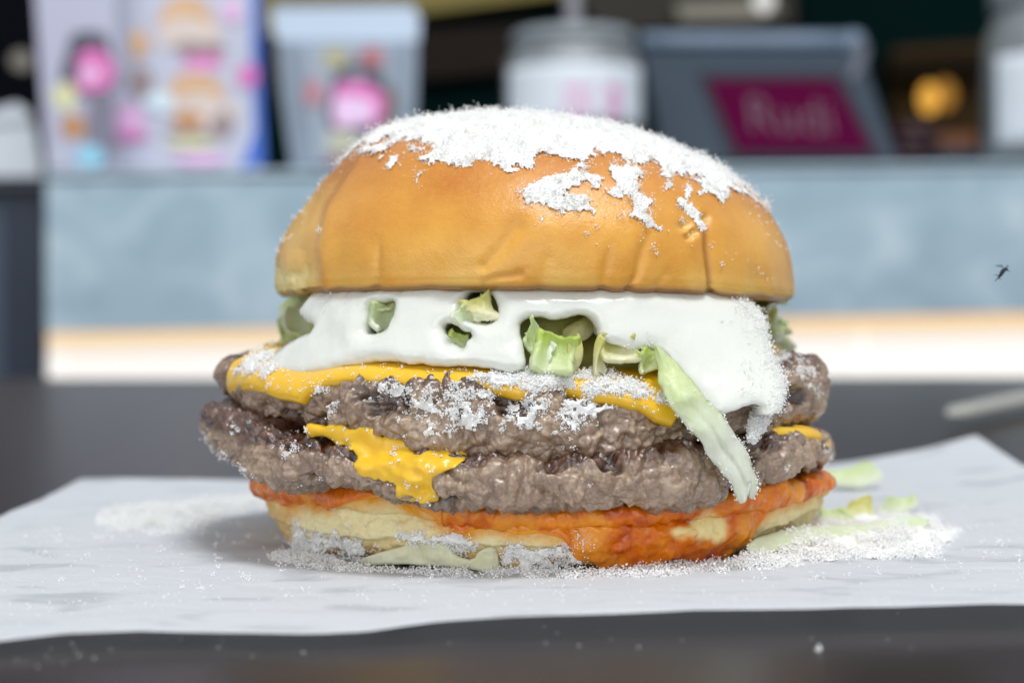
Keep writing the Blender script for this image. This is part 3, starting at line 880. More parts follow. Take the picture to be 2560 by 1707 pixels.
UP_TOP = [(575, 905), (640, 925), (760, 955), (900, 950), (1000, 960), (1280, 978), (1500, 990), (1700, 985), (1850, 955), (1960, 915), (2040, 905)]
UP_BOT = [(575, 985), (604, 984), (623, 1000), (668, 1040), (713, 1056), (770, 1067), (807, 1079), (913, 1085), (950, 1101), (1025, 1109), (1120, 1131), (1240, 1150), (1390, 1152), (1563, 1150), (1602, 1124), (1738, 1105), (1869, 1092), (1945, 1078), (2015, 1046), (2043, 1036)]
LO_TOP = [(508, 1012), (551, 1022), (630, 1056), (743, 1097), (818, 1116), (870, 1126), (1000, 1140), (1240, 1160), (1406, 1160), (1525, 1150), (1674, 1130), (1763, 1124), (1852, 1109), (1942, 1092), (2021, 1080), (2049, 1092), (2074, 1105)]
LO_BOT = [(508, 1094), (555, 1138), (627, 1176), (691, 1214), (781, 1216), (886, 1222), (1007, 1257), (1120, 1264), (1280, 1270), (1450, 1270), (1593, 1260), (1665, 1252), (1738, 1252), (1797, 1241), (1899, 1214), (1968, 1194), (2032, 1174), (2074, 1150)]


def mk_patty(name, cx, R, tp, bp, seed, rvar, label):
    S, G, N, d, g1, jv, crease, side = patty(name, cx, R, tp, bp, seed, rvar)
    m, n = S.shape[:2]
    z = S[..., 2]; zt = z[22][None]; zb = z[-12][None]
    hfrac = (z - zb) / (zt - zb + 1e-6)
    row = np.arange(m)[:, None] + 0 * z
    srn = fbm(S * 1.4, 4, seed + 80)
    lf = sstep(-.35, -1.0, THn)[None] * (name == 'beef_patty') * (seed > 20)
    sear = sstep(0.79 if seed < 20 else 0.76, .99 if seed < 20 else .95, hfrac + 0.22 * srn + 0.26 * lf) * (row < 80)
    sear = np.maximum(sear, (row < 24) * 1.0)
    sear = np.maximum(sear, 0.8 * sstep(0.10, -0.04, hfrac + 0.12 * srn) * (row > 60))
    fat = sstep(0.62, 0.9, jv) * sstep(0.45, .15, g1) * 0.65
    crev_shade = np.maximum(sstep(-.22, -.42, crease), 0.8 * sstep(-0.03, -0.20, d)) * side  # painted shade: darkens low spots and creases of the meat
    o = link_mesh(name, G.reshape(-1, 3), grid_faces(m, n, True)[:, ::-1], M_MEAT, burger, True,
                  {'sear': sear, 'fat': fat * (1 - sear), 'crev_shade': np.clip(crev_shade * 1.05, 0, 1)})
    o['label'] = label
    return S, G, N


UCX, LCX = 0.20, 0.1
US, UG, UN = mk_patty('beef_patty', UCX, 5.42, UP_TOP, UP_BOT, 3, 0.10, 'upper beef patty')
LS, LG, LN = mk_patty('beef_patty', LCX, 5.76, LO_TOP, LO_BOT, 31, 0.10, 'lower beef patty')


def drape(name, S, N, zend, T, mat, r0row, off=0.02, wob=0.03, seed=0, holes=None, w=0.14, rows=44, extra_attr=None, Rtop=None, minrow=18, tmod=None, vmax=None, lift=None):
    """a layer lying on a solid's top and hanging over its rim down to zend(theta)"""
    m, n = S.shape[:2]
    ze = zend(THn) + wob * fbm(np.stack([np.sin(THn) * 9, np.cos(THn) * 9, 0 * THn + seed], -1), 3, seed)
    zz = S[minrow:126, :, 2]
    # last row index whose height is above the end line
    below = zz < ze[None]
    has = below.any(0); first = np.where(has, below.argmax(0), zz.shape[0] - 1)
    zb_ = np.take_along_axis(zz, first[None], 0)[0]; za_ = np.take_along_axis(zz, np.maximum(first - 1, 0)[None], 0)[0]
    frac = np.where(first > 0, np.clip((za_ - ze) / (za_ - zb_ + 1e-9), 0, 1), 0)
    vend = minrow + np.maximum(first - 1, 0) + frac
    if vmax is not None: vend = np.minimum(vend, vmax(THn))
    # arc length along each profile so samples are even
    t = np.linspace(0, 1, rows) ** 0.8
    vv = r0row + (vend[None] - r0row) * t[:, None]
    i0 = np.clip(np.floor(vv).astype(int), 0, m - 2); f = (vv - i0)[..., None]
    j = np.arange(n)[None] + 0 * i0
    P = S[i0, j] * (1 - f) + S[i0 + 1, j] * f
    Nn = N[i0, j] * (1 - f) + N[i0 + 1, j] * f
    Nn /= np.linalg.norm(Nn, axis=-1, keepdims=True)
    L = np.concatenate([np.zeros((1, n)), np.cumsum(np.linalg.norm(np.diff(P, axis=0), axis=-1), 0)])
    dE = L[-1:] - L
    th = T * np.sqrt(np.clip(1 - (1 - np.clip(dE / w, 0, 1)) ** 2, 0, 1))
    lump = 0.035 * fbm(P * 1.2, 3, seed + 3) + (0.04 * fbm(P * 4.5, 3, seed + 4) if mat is M_SAUCE else 0)
    bead = 0.22 * T * np.exp(-((dE - w) / (w * 1.1)) ** 2)
    h = off + th + bead * (th > 0) + lump * sstep(0, w, dE)
    if lift is not None: h = h + lift(P)
    A = P + Nn * h[..., None]; B = P - Nn * 0.03
    V = np.vstack([A.reshape(-1, 3), B.reshape(-1, 3)])
    Fq = grid_faces(rows, n, True)
    idx = np.arange(rows * n).reshape(rows, n)
    e = idx[-1]; e2 = np.roll(e, -1)
    s0 = idx[0]; s2 = np.roll(s0, -1)
    o_ = rows * n
    F = np.vstack([Fq[:, ::-1], Fq + o_, np.stack([e, e2, e2 + o_, e + o_], -1)[:, ::-1] * 1, np.stack([s0, s2, s2 + o_, s0 + o_], -1)])
    if holes is not None:
        q = to_px(A).reshape(-1, 2); bad = np.zeros(len(q), bool); fr_ = (A[..., 1] < 32).reshape(-1)
        for hpoly in holes: bad |= inside(q[:, 0], q[:, 1], hpoly) & fr_
        bad = np.concatenate([bad, bad])
        F = F[~bad[F].all(1)]
    at = {}
    if extra_attr: at = {k_: np.concatenate([fn(A, th).ravel(), fn(A, th).ravel()]) for k_, fn in extra_attr.items()}
    ob = link_mesh(name, V, F, mat, burger, True, at)
    return A, Nn, ob


CH1 = [(560, 985), (616, 984), (651, 986), (690, 1003), (744, 1014), (757, 992), (788, 972), (829, 966), (900, 968), (1022, 974), (1195, 985), (1300, 1000), (1420, 990), (1525, 1015), (1610, 1033), (1650, 1060), (1685, 1066), (1703, 1040), (1760, 1000), (1850, 970), (1960, 930), (2040, 925)]
CH1z = ring_px(CH1, 5.62, UCX, 32.0)
CA, CN, co1 = drape('cheese_slice', US, UN, CH1z, 0.12, M_CHEESE, 8, off=0.05, wob=0.04, seed=2, minrow=14, lift=lambda P: .17 * sstep(5.30, 4.75, np.hypot(P[..., 0] - UCX, P[..., 1] - 32)),
                     vmax=lambda t: 20.5 + 110 * sstep(-1.25, -1.13, t) * sstep(.66, .58, t) + .8 * vnoise(np.stack([np.sin(t) * 6, np.cos(t) * 6, 0 * t], -1), 4))
co1['label'] = 'upper cheese slice with drips over the meat'
CH2 = [(520, 1020), (640, 1062), (743, 1100), (900, 1150), (1100, 1162), (1300, 1168), (1700, 1138), (1850, 1118), (1930, 1106), (1960, 1095), (2010, 1092), (2050, 1105), (2085, 1120)]
C2A, C2N, co2 = drape('cheese_slice', LS, LN, ring_px(CH2, 5.85, LCX, 32.0), 0.09, M_CHEESE, 6, off=0.03, wob=0.02, seed=8, minrow=14,
                       vmax=lambda t: 18 + 110 * sstep(.86, .98, t) * sstep(2.2, 1.9, t))
co2['label'] = 'lower cheese slice between the two patties'


def sheet(name, outline_px, basefn, mat, T, parent, holes=(), cx=0.3, R0=5.0, g=0.03, w=0.25, seed=0, rough=0.03, back=0.05, extra=(), attr=None, sm=2, bulge=0.3, lip=0.0):
    """a thick blob on an upright round surface; outline given by photo pixels met with that surface"""
    def conv(poly):
        p = np.array(poly, float)
        th = np.zeros(len(p)); z = np.zeros(len(p))
        R = np.full(len(p), R0)
        for _ in range(5):
            th, z = on_cyl(p[:, 0], p[:, 1], R, cx, 32.0); R = basefn(th, z)
        return np.stack([th * R0, z], -1)
    O = smooth_poly(np.vstack([conv(outline_px)] + ([np.array(extra)] if len(extra) else [])), sm)
    Hs = [smooth_poly(conv(h), sm) for h in holes]
    a0, a1 = O[:, 0].min() - .1, O[:, 0].max() + .1; z0, z1 = O[:, 1].min() - .1, O[:, 1].max() + .1
    A, Z = np.meshgrid(np.arange(a0, a1, g), np.arange(z0, z1, g))
    q = np.stack([A, Z, 0 * A + seed], -1)
    D = sdist(A, Z, O, Hs) + rough * fbm(q * 3.0, 4, seed)
    gy, gx = np.gradient(D, g); gl = np.hypot(gx, gy) + 1e-9
    out = D < 0
    A2 = np.where(out, A - gx / gl * D, A); Z2 = np.where(out, Z - gy / gl * D, Z); Dc = np.maximum(D, 0)
    h = T * np.sqrt(np.clip(1 - (1 - np.clip(Dc / w, 0, 1)) ** 2, 0, 1)) * (1 + bulge * fbm(q * 0.9, 3, seed + 5))
    if lip: h = h + lip * np.exp(-((Dc - w * 0.8) / (w * .7)) ** 2) * (Dc > 0)
    th = A2 / R0; R = basefn(th, Z2)
    m, n = A.shape
    keep = (D > -1.45 * g)
    Fq = grid_faces(m, n)
    Fq = Fq[keep.ravel()[Fq].all(1) & (D.ravel()[Fq] > 0).any(1)]
    Pf = cyl(th, R + h, Z2, cx, 32.0); Pb = cyl(th, R - back * (Dc > 0), Z2, cx, 32.0)
    inner = (D > 0).ravel()
    bi = np.where(inner, np.arange(m * n) + m * n, np.arange(m * n))
    F = np.vstack([Fq, bi[Fq][:, ::-1]])
    V = np.vstack([Pf.reshape(-1, 3), Pb.reshape(-1, 3)])
    used = np.unique(F); rm = np.zeros(len(V), int); rm[used] = np.arange(len(used))
    at = {}
    if attr: at = {k_: np.concatenate([fn(th, Z2, Dc).ravel()] * 2)[used] for k_, fn in attr.items()}
    o = link_mesh(name, V[used], rm[F], mat, parent, True, at)
    # surface samples for dusting
    Nf = grid_normals(Pf)
    return o, Pf, Nf, D


# cheese that ran down between the patties
_zt = np.linspace(.7, 3.0, 140)
_rt = np.hypot(LG[..., 0] - LCX, LG[..., 1] - 32.0)[24:124]; _zz = LG[24:124, :, 2]
_tab = np.stack([np.interp(_zt, _zz[::-1, c_], _rt[::-1, c_]) for c_ in range(LG.shape[1])], 1)
for _ in range(7):
    _tab = (_tab + np.roll(_tab, 1, 1) + np.roll(_tab, -1, 1) + np.roll(_tab, 1, 0) + np.roll(_tab, -1, 0)) / 5
_fi = slice(0, 800)


def lo_base(th, z):
    ci = np.interp(th, THn[_fi], np.arange(800)); zi = np.clip((z - .7) / 2.3 * 139, 0, 138.99)
    c0 = np.clip(ci.astype(int), 0, 798); z0 = zi.astype(int); fc_ = ci - c0; fz2 = zi - z0
    return (_tab[z0, c0] * (1 - fc_) + _tab[z0, c0 + 1] * fc_) * (1 - fz2) + (_tab[z0 + 1, c0] * (1 - fc_) + _tab[z0 + 1, c0 + 1] * fc_) * fz2


cb = [(766, 1071), (773, 1056), (819, 1068), (913, 1066), (950, 1092), (1025, 1098), (1120, 1120), (1168, 1134), (1135, 1169), (1097, 1186), (1071, 1195), (1082, 1225), (1095, 1253), (1044, 1261), (1003, 1248), (995, 1207), (946, 1195), (894, 1173), (886, 1131), (856, 1135), (841, 1109), (819, 1086), (773, 1092)]
cd1, CDP, CDN, CDD = sheet('melted_cheese', cb, lambda t, z: lo_base(t, z) + .055, M_CHEESE, 0.065, burger, cx=LCX, R0=5.85, w=0.18, seed=12, rough=0.13, bulge=0.7, back=0.16, sm=2)
cd1['label'] = 'melted cheese run down the lower patty'
# bottom bun ---------------------------------------------------------------
BT = [(640, 1195), (700, 1208), (800, 1222), (900, 1238), (1000, 1254), (1100, 1264), (1300, 1278), (1500, 1282), (1700, 1268), (1850, 1246), (1950, 1222), (2040, 1200), (2100, 1205)]
zt = ring_px(BT, 5.25, 0.55, 32.0)(THn)
rows = []
ang = np.stack([np.sin(THn) * 2, np.cos(THn) * 2, 0 * THn], -1)
lipn = fbm(ang * 2.2, 4, 90)
Rt = 5.18 + 0.10 * lipn + 0.22 * np.exp(-((THn - 1.25) / .35) ** 2) + 0.14 * np.exp(-((THn + 1.3) / .3) ** 2)
Rm = 5.06 + 0.07 * fbm(ang * 1.5, 3, 91) + .12 * np.exp(-((THn - 1.2) / .34) ** 2); Rb = 4.66 + 0.05 * fbm(ang * 1.3, 3, 92) + .08 * np.exp(-((THn - 1.15) / .34) ** 2)
ctr = [0.55, 0.42]
prof = [(0.02, 1.0, 0), (0.25, 1.0, 0), (0.5, 1.0, 0), (0.7, 1.0, 0), (0.85, 1.0, 0), (0.93, 1.0, 0), (0.97, .995, 0)]
for q, hz, _ in prof: rows.append((Rt * q, zt * hz - 0.02, 0.0))
ntop = len(rows)
for s in np.linspace(0, 1, 84)[1:]:
    # from the lip, round, in under the lip, down the flank, round in at the base
    if s < 0.22:
        a = s / 0.22 * math.pi * 0.9
        r = Rt * 0.97 + 0.03 * Rt * math.sin(a) ** 0.7 - (0.05 * (1 - math.cos(a)) / 2); zz = zt - 0.26 * (1 - math.cos(a)) / 2
    else:
        f = (s - 0.22) / 0.78
        ztop = zt - 0.25
        zz = ztop * (1 - f) ** 0.9
        r0 = Rt * 0.975 - 0.05
        bell = 1 - (1 - f) ** 1.6
        r = r0 + (Rm - r0) * sstep(0, 0.35, f) + (Rb - Rm) * max(0, (f - .35) / .65) ** 2.2 - 0.12 * sstep(0.93, 1.0, f)
    rows.append((r, zz, s))
for q in (0.8, 0.5, 0.02): rows.append((Rb * q * .97, 0 * zt, 1.0))
S = np.stack([cyl(THn, r, z + 0 * THn, ctr[0] + (ctr[1] - ctr[0]) * s, 32.0) for r, z, s in rows])
S[..., 2] += 0.045
N = grid_normals(S, True, flip=True)
side = np.zeros(S.shape[:2]); side[ntop - 2:ntop + 84] = 1; side[-6:] = 0.2; side[-3:] = 0
torn = fbm(S * np.array([1.2, 1.2, 1.8]), 4, 93)
pit = worley(S / 0.33, 94); pit2 = worley(S / 0.14, 96)
zl = 0.56 + .20 * fbm(np.stack([np.sin(THn) * 3, np.cos(THn) * 3, 0 * THn], -1), 3, 97)[None] + .05 * fbm(S * 3, 3, 98)
ledge = sstep(-.05, .05, S[..., 2] - zl)
bare = 1 - sstep(.02, .16, THn)[None] * sstep(.95, .8, THn)[None]
ledge = ledge * bare + .55 * (1 - bare)
d = 0.12 * torn + 0.05 * (0.5 - pit[0]) + .035 * (.5 - pit2[0]) + 0.035 * fbm(S * 7, 4, 95) + .10 * (ledge - .55) * sstep(.05, .3, S[..., 2])
BS = S.copy()
BG = S + N * (d * side)[..., None]
BN = N
pxb = to_px(BG)
h = S[..., 2]
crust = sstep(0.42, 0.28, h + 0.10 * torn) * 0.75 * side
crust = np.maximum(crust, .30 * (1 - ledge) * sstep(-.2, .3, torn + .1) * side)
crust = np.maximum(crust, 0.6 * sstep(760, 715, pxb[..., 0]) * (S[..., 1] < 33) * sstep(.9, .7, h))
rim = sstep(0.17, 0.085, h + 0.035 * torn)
toast = (np.arange(S.shape[0]) < ntop + 4)[:, None] * sstep(-.6, .1, torn) * 0.8 + 0 * h
BUN_ARGS = (BG.reshape(-1, 3), grid_faces(*S.shape[:2], True)[:, ::-1]); BUN_ATTR = {'crust': crust, 'rim': rim * .85}; SB = S
if 0: bb = link_mesh('bottom_bun', BG.reshape(-1, 3), grid_faces(*S.shape[:2], True)[:, ::-1], M_CRUMB, burger, True, {'crust': crust, 'toast': toast, 'rim': rim * .85})

# hot sauce: lies on the bun and runs over its lip
HS = [(640, 1222), (650, 1238), (688, 1256), (700, 1266), (751, 1265), (810, 1265), (846, 1262), (876, 1252), (918, 1246), (962, 1252), (1007, 1264), (1051, 1277), (1096, 1291), (1126, 1318), (1156, 1335), (1200, 1314), (1251, 1312), (1269, 1330), (1320, 1332), (1359, 1335), (1424, 1341), (1464, 1338), (1472, 1375), (1462, 1405), (1440, 1424), (1508, 1431), (1627, 1431), (1716, 1417), (1800, 1407), (1835, 1385), (1850, 1352), (1853, 1322), (1866, 1312), (1910, 1295), (1950, 1262), (2011, 1238), (2036, 1222), (2100, 1214)]
# note: bottom bun rows play the part of the solid; same drape routine
R_hs = np.full(len(HS), 4.95)
R_hs = np.array([5.2 if y < 1300 else 4.9 - 0.45 * min(1, max(0, (y - 1330) / 100)) for x, y in HS])
hp = np.array(HS, float); hth, hz = on_cyl(hp[:, 0], hp[:, 1], R_hs, 0.5, 32.0)
o_ = np.argsort(hth); hT = np.concatenate([[-math.pi], hth[o_], [math.pi]]); hZ = np.concatenate([[.75], hz[o_], [.75]])
_S126 = BS
_zh = np.interp(THn, hT, hZ); _kw = np.hanning(27); _kw /= _kw.sum()
_zh = np.convolve(np.concatenate([_zh[-27:], _zh, _zh[:27]]), _kw, 'same')[27:-27] + .03 * fbm(np.stack([np.sin(THn) * 6, np.cos(THn) * 6, 0 * THn], -1), 3, 46)
def zend_hs(q): return np.maximum(_zh, 0.09)
soak = sstep(-.28, .02, SB[..., 2] - zend_hs(THn)[None] + .16 * fbm(SB * 2.2, 4, 47)) * (np.arange(SB.shape[0]) >= ntop - 3)[:, None]
_hq = to_px(SB); soak = soak * (1 - inside(_hq[..., 0], _hq[..., 1], smooth_poly([(1676, 1330), (1710, 1295), (1746, 1283), (1780, 1279), (1820, 1295), (1814, 1340), (1795, 1360), (1725, 1356)], 2)) * (SB[..., 1] < 32))
BUN_ATTR['toast'] = np.maximum(toast, soak * (.75 + .5 * fbm(SB * 3, 3, 48)))
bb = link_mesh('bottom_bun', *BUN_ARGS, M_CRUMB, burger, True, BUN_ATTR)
HA, HN, hso = drape('hot_sauce', BG, BN, zend_hs, 0.055, M_SAUCE, 2, off=0.015, wob=0.05, seed=44, w=0.07, rows=54, minrow=4,
                    extra_attr={'bread': lambda A, th: sstep(-16, 14, sdist(to_px(A)[..., 0], to_px(A)[..., 1], [(1690, 1328), (1720, 1300), (1746, 1289), (1776, 1285), (1814, 1298), (1808, 1337), (1791, 1355), (1731, 1349)]) + 26 * fbm(A * 3.5, 4, 78)) * (A[..., 1] < 32), 'thin': lambda A, th: sstep(0.05, 0.02, th) * .8 + .55 * sstep(-.05, .4, fbm(A * 1.6, 4, 77))})
hso['label'] = 'orange hot sauce running down the front'

# mayonnaise ---------------------------------------------------------------
MX = 0.35
def mayo_base(th, z):
    k = 0.54 + 0.30 * sstep(0.35, 0.75, th) * sstep(1.75, 1.35, th) + 0.08 * sstep(-.5, -1.0, th)
    return 4.42 + np.clip(4.6 - z, -0.2, 3) * k + 0.05 * fbm(np.stack([th * 3, z * .9, 0 * th], -1), 3, 50)


mo = [(752, 790), (785, 745), (805, 722), (1280, 716), (1840, 728), (1855, 748), (1885, 765), (1905, 800), (1918, 850), (1930, 900), (1948, 935), (1955, 985), (1950, 1020), (1925, 1042), (1905, 1040), (1900, 1015), (1878, 1010), (1850, 1020), (1815, 1036), (1780, 1040), (1755, 1018), (1725, 985), (1700, 950), (1680, 925), (1650, 880), (1620, 865), (1590, 878), (1540, 870), (1510, 850), (1490, 830), (1450, 800), (1420, 790), (1390, 800), (1330, 845), (1318, 880), (1316, 918), (1290, 930), (1230, 925), (1160, 918), (1080, 915), (1020, 912), (985, 905), (930, 905), (870, 920), (800, 935), (740, 944), (700, 940), (684, 920), (690, 890), (720, 860), (770, 835), (800, 820)]
hol = [[(912, 832), (922, 800), (930, 770), (950, 760), (985, 755), (992, 765), (985, 800), (965, 830), (935, 838)],
       [(1158, 775), (1162, 745), (1175, 730), (1215, 728), (1245, 745), (1246, 790), (1225, 805), (1185, 805), (1165, 790)],
       [(1113, 822), (1122, 812), (1150, 820), (1175, 828), (1180, 842), (1165, 852), (1160, 870), (1148, 866), (1125, 850)],
       [(1300, 835), (1308, 803), (1340, 795), (1400, 797), (1440, 787), (1475, 795), (1496, 825), (1492, 850), (1508, 855), (1520, 858), (1530, 895), (1560, 905), (1600, 890), (1640, 890), (1645, 945), (1500, 930), (1400, 930), (1330, 925), (1316, 905), (1312, 860)]]
mo2 = [p for p in mo]
ex = []
may, MP, MN, MD = sheet('mayonnaise', mo2, mayo_base, M_MAYO, 0.21, burger, holes=hol, cx=MX, R0=4.7, w=0.28, seed=21, rough=0.05, back=0.25, bulge=0.45, g=0.025)

# inner filling: a white core of sauce and chopped lettuce all round
thc = THn[::6]
rws = []
for zq, rq in ((4.6, .3), (4.58, 3.5), (4.4, 3.95), (4.0, 4.05), (3.5, 4.2), (3.2, 4.3), (2.7, 3.9), (2.6, .3)):
    rws.append(cyl(thc, rq + (0.14 * fbm(np.stack([np.sin(thc) * 3, np.cos(thc) * 3, 0 * thc + zq], -1), 3, 55) if rq > 1 else 0), zq, MX, 32.1))
Sx = np.stack(rws)
k = Mat('sauce_core', (0.62, 0.60, 0.28), 0.5, 0.3, sss=0.2, rad=(.8, 1, .4), sscale=.2)
k.base(k.ramp(k.noise(1.4, 4), [(0.35, (0.30, 0.30, 0.07)), (0.55, (0.50, 0.52, 0.16)), (0.7, (0.68, 0.68, 0.36))]))
link_mesh('sauce_core', Sx.reshape(-1, 3), grid_faces(*Sx.shape[:2], True)[:, ::-1], k.m, burger)


def leaf_patch(c, ux, uy, w, l, curl, ruff, seed, thick=0.05, nu=16, nv=22, taper=0.25):
    ux = np.array(ux, float); uy = np.array(uy, float)
    ux /= np.linalg.norm(ux); uy -= ux * (ux @ uy); uy /= np.linalg.norm(uy); n = np.cross(ux, uy)
    a, b = np.meshgrid(np.linspace(-1, 1, nu), np.linspace(-1, 1, nv))
    rs = np.random.default_rng(seed * 13 + 5); p_ = rs.uniform(0, 6.28, 8); q_ = rs.uniform(-1, 1, 4)
    off_ = np.stack([a * 2.7 + 31.7 + seed * 3.1, b * 2.7 + 11.3, 0 * a + seed * 1.7], -1)
    wid = w / 2 * (1 + .14 * np.sin(1.6 * b + p_[0]) + .05 * np.sin(5 * b + p_[1] + 2 * np.sign(a))) * (1 - .22 * np.abs(b) ** 5)
    ln = l / 2 * (1 + .10 * np.sin(1.8 * a + p_[2]) + .05 * np.sin(6 * a + p_[3])) * (1 - .16 * np.abs(a) ** 5)
    x, y = a * wid + .22 * q_[0] * w * b, b * ln + .18 * q_[1] * l * a
    h = curl * (a + .25 * q_[2]) ** 2 * w * .5 + ruff * (.55 * np.sin(1.9 * b + p_[4] + 1.1 * a) + .45 * np.sin(2.6 * a + p_[5] - .8 * b)) \
        + .25 * ruff * fbm(off_, 3, seed + 2) + 0.22 * curl * l * (b + .3 * q_[3]) ** 2
    G = np.array(c) + x[..., None] * ux + y[..., None] * uy + h[..., None] * n
    V, F = shell(G, grid_normals(G), thick * .6)
    pale = np.clip(0.5 - 0.6 * b + 0.3 * fbm(np.stack([a, b, 0 * a + seed], -1), 2, seed), 0, 1)
    return V, F, np.concatenate([pale.ravel()] * 2)


def leaf(name, c, ux, uy, w, l, curl, ruff, seed, mat, parent, **kw):
    V, F, p = leaf_patch(c, ux, uy, w, l, curl, ruff, seed, **kw)
    return link_mesh(name, V, F, mat, parent, True, {'pale': p})


def P_on(px, py, R, cx=MX):
    th, z = on_cyl(np.array(float(px)), np.array(float(py)), R, cx, 32.0)
    return cyl(th, R, z, cx, 32.0)


# pieces of lettuce seen through the sauce
leaf('lettuce_piece', P_on(960, 795, 4.55), (1, .4, .2), (.1, .2, 1), .42, .40, .5, .10, 1, M_LETP, burger, thick=.16)
leaf('lettuce_piece', P_on(965, 766, 4.55), (1, .2, .1), (0, .8, .6), .30, .2, .3, .05, 2, M_LETY, burger, thick=.08)
leaf('lettuce_piece', P_on(925, 815, 4.45), (.3, .4, 1), (1, .3, -.3), .45, .16, .3, .05, 3, M_LETY, burger, thick=.05)
leaf('lettuce_piece', P_on(1205, 775, 4.75), (1, .1, .3), (-.3, .2, 1), .44, .46, .3, .10, 4, M_LETY, burger, thick=.22)
leaf('lettuce_piece', P_on(1165, 798, 4.85), (1, .0, -.35), (.3, .4, 1), .36, .24, .4, .06, 5, M_LETP, burger, thick=.12)
leaf('lettuce_piece', P_on(1148, 856, 4.72), (1, .2, -.3), (0, .4, 1), .30, .30, .4, .05, 6, M_LET, burger, thick=.12)
leaf('lettuce_piece', P_on(1382, 885, 4.98), (1, .2, .05), (.15, .25, 1), .60, .60, .45, .10, 7, M_LET, burger, thick=.20)
leaf('lettuce_piece', P_on(1345, 862, 4.86), (.9, .4, .6), (-.4, .2, 1), .34, .62, .5, .10, 8, M_LETP, burger, thick=.10)
leaf('lettuce_piece', P_on(1455, 822, 4.40), (1, .4, -.2), (.2, .7, 1), .62, .5, -.4, .06, 9, M_LETY, burger, thick=.08)
leaf('lettuce_piece', P_on(1450, 890, 5.04), (.8, .9, .05), (.10, .1, 1), .34, .66, -.9, .05, 10, M_LETY, burger, thick=.05)
leaf('lettuce_piece', P_on(1487, 888, 4.98), (.35, 1, .0), (-.05, .0, 1), .26, .66, .6, .05, 11, M_LETY, burger, thick=.06)
leaf('lettuce_piece', P_on(1545, 880, 4.92), (1, .3, -.05), (.1, .5, 1), .55, .34, .5, .08, 12, M_LETY, burger, thick=.14)
leaf('lettuce_piece', P_on(1618, 900, 5.05), (1, .4, .4), (-.4, .3, 1), .40, .36, .3, .12, 13, M_LET, burger, thick=.12)
# pale shreds at the left and right rims
q = at_depth(765., 790., 32.8)
leaf('lettuce_piece', q, (1, -.3, .05), (.05, .3, 1), .95, .55, .2, .10, 14, M_LETP, burger, thick=.08)
q = at_depth(800., 768., 31.2)
leaf('lettuce_piece', q, (1, -.4, -.1), (.2, .3, 1), .5, .45, .4, .10, 15, M_LETP, burger, thick=.08)
for i, (px, py, w_, l_) in enumerate(((1898, 785, .5, .55), (1925, 830, .5, .4), (1910, 850, .35, .3), (1935, 815, .4, .35), (1905, 765, .45, .3))):
    q = at_depth(float(px), float(py), 32.6 + .3 * (i % 2))
    leaf('lettuce_piece', q, (1, .3, -.2 + .2 * i), (.1, -.3, 1), w_, l_, .5, .14, 20 + i, M_LETP if i % 2 else M_LETY, burger, thick=.12)
# chopped lettuce packed round the rest of the ring
Vs, Fs, Ps, nv = [], [], [], 0
for i in range(64):
    th_ = math.pi * (0.52 + 0.96 * i / 63) if True else 0
    th_ = th_ + rng.normal(0, .03)
    zq = 3.45 + 0.95 * rng.random(); r_ = 4.1 + .35 * rng.random() + (4.6 - zq) * .3
    c = cyl(np.array(th_), r_, zq, MX, 32.0)
    V, F, p = leaf_patch(c, rng.normal(0, 1, 3), rng.normal(0, 1, 3), .5 + .4 * rng.random(), .5 + .5 * rng.random(), .6, .15, 100 + i, nu=7, nv=8)
    Vs.append(V); Fs.append(F + nv); Ps.append(p); nv += len(V)
o = link_mesh('chopped_lettuce', np.vstack(Vs), np.vstack(Fs), M_LETP, burger, True, {'pale': np.concatenate(Ps)})
o['kind'] = 'stuff'


def ribbon(name, L, R, rad, cx, mat, parent, seed, nu=16, nv=80, thick=0.035, notch=None, crinkle=0.05, rib=0.05, cup=-0.12):
    L = np.array(L, float); R = np.array(R, float); rad = np.array(rad, float)
    def rs(P, n):
        t = np.concatenate([[0], np.cumsum(np.hypot(*np.diff(P, axis=0).T))]); t /= t[-1]
        return np.stack([np.interp(np.linspace(0, 1, n), t, P[:, i]) for i in (0, 1)], -1)
    l, r = rs(smooth_poly(L, 2, False), nv), rs(smooth_poly(R, 2, False), nv)
    rr = np.interp(np.linspace(0, 1, nv), np.linspace(0, 1, len(rad)), rad)
    a = np.linspace(0, 1, nu)
    px = l[:, None, 0] * (1 - a) + r[:, None, 0] * a; py = l[:, None, 1] * (1 - a) + r[:, None, 1] * a
    b = np.linspace(0, 1, nv)[:, None] + 0 * px; A = a[None] + 0 * px
    jag = 6 * fbm(np.stack([b * 16, 0 * b, 0 * b + seed], -1), 3, seed) * (np.abs(A - .5) * 2) ** 3
    px = px + jag
    if notch is not None:
        py = py - notch * sstep(0.86, 1.0, b) * np.exp(-((A - .62) / .10) ** 2)
    Rr = rr[:, None] + cup * (2 * A - 1) ** 2 - rib * np.exp(-((A - .5) / .07) ** 2) * sstep(.25, .6, b) + crinkle * fbm(np.stack([A * 2, b * 7, 0 * b + seed], -1), 4, seed + 4)
    th, z = on_cyl(px, py, Rr, cx, 32.0)
    G = cyl(th, Rr, z, cx, 32.0)
    N_ = grid_normals(G)
    if N_[nv // 2, nu // 2] @ np.array([0, -1, 0]) < 0: N_ = -N_
    V, F = shell(G, N_, thick)
    pale = np.clip(sstep(0.15, .75, b) + .25 * fbm(np.stack([A * 3, b * 9, 0 * b], -1), 3, seed), 0, 1)
    o = link_mesh(name, V, F, mat, parent, True, {'pale': np.concatenate([pale.ravel()] * 2)})
    return o, G, N_


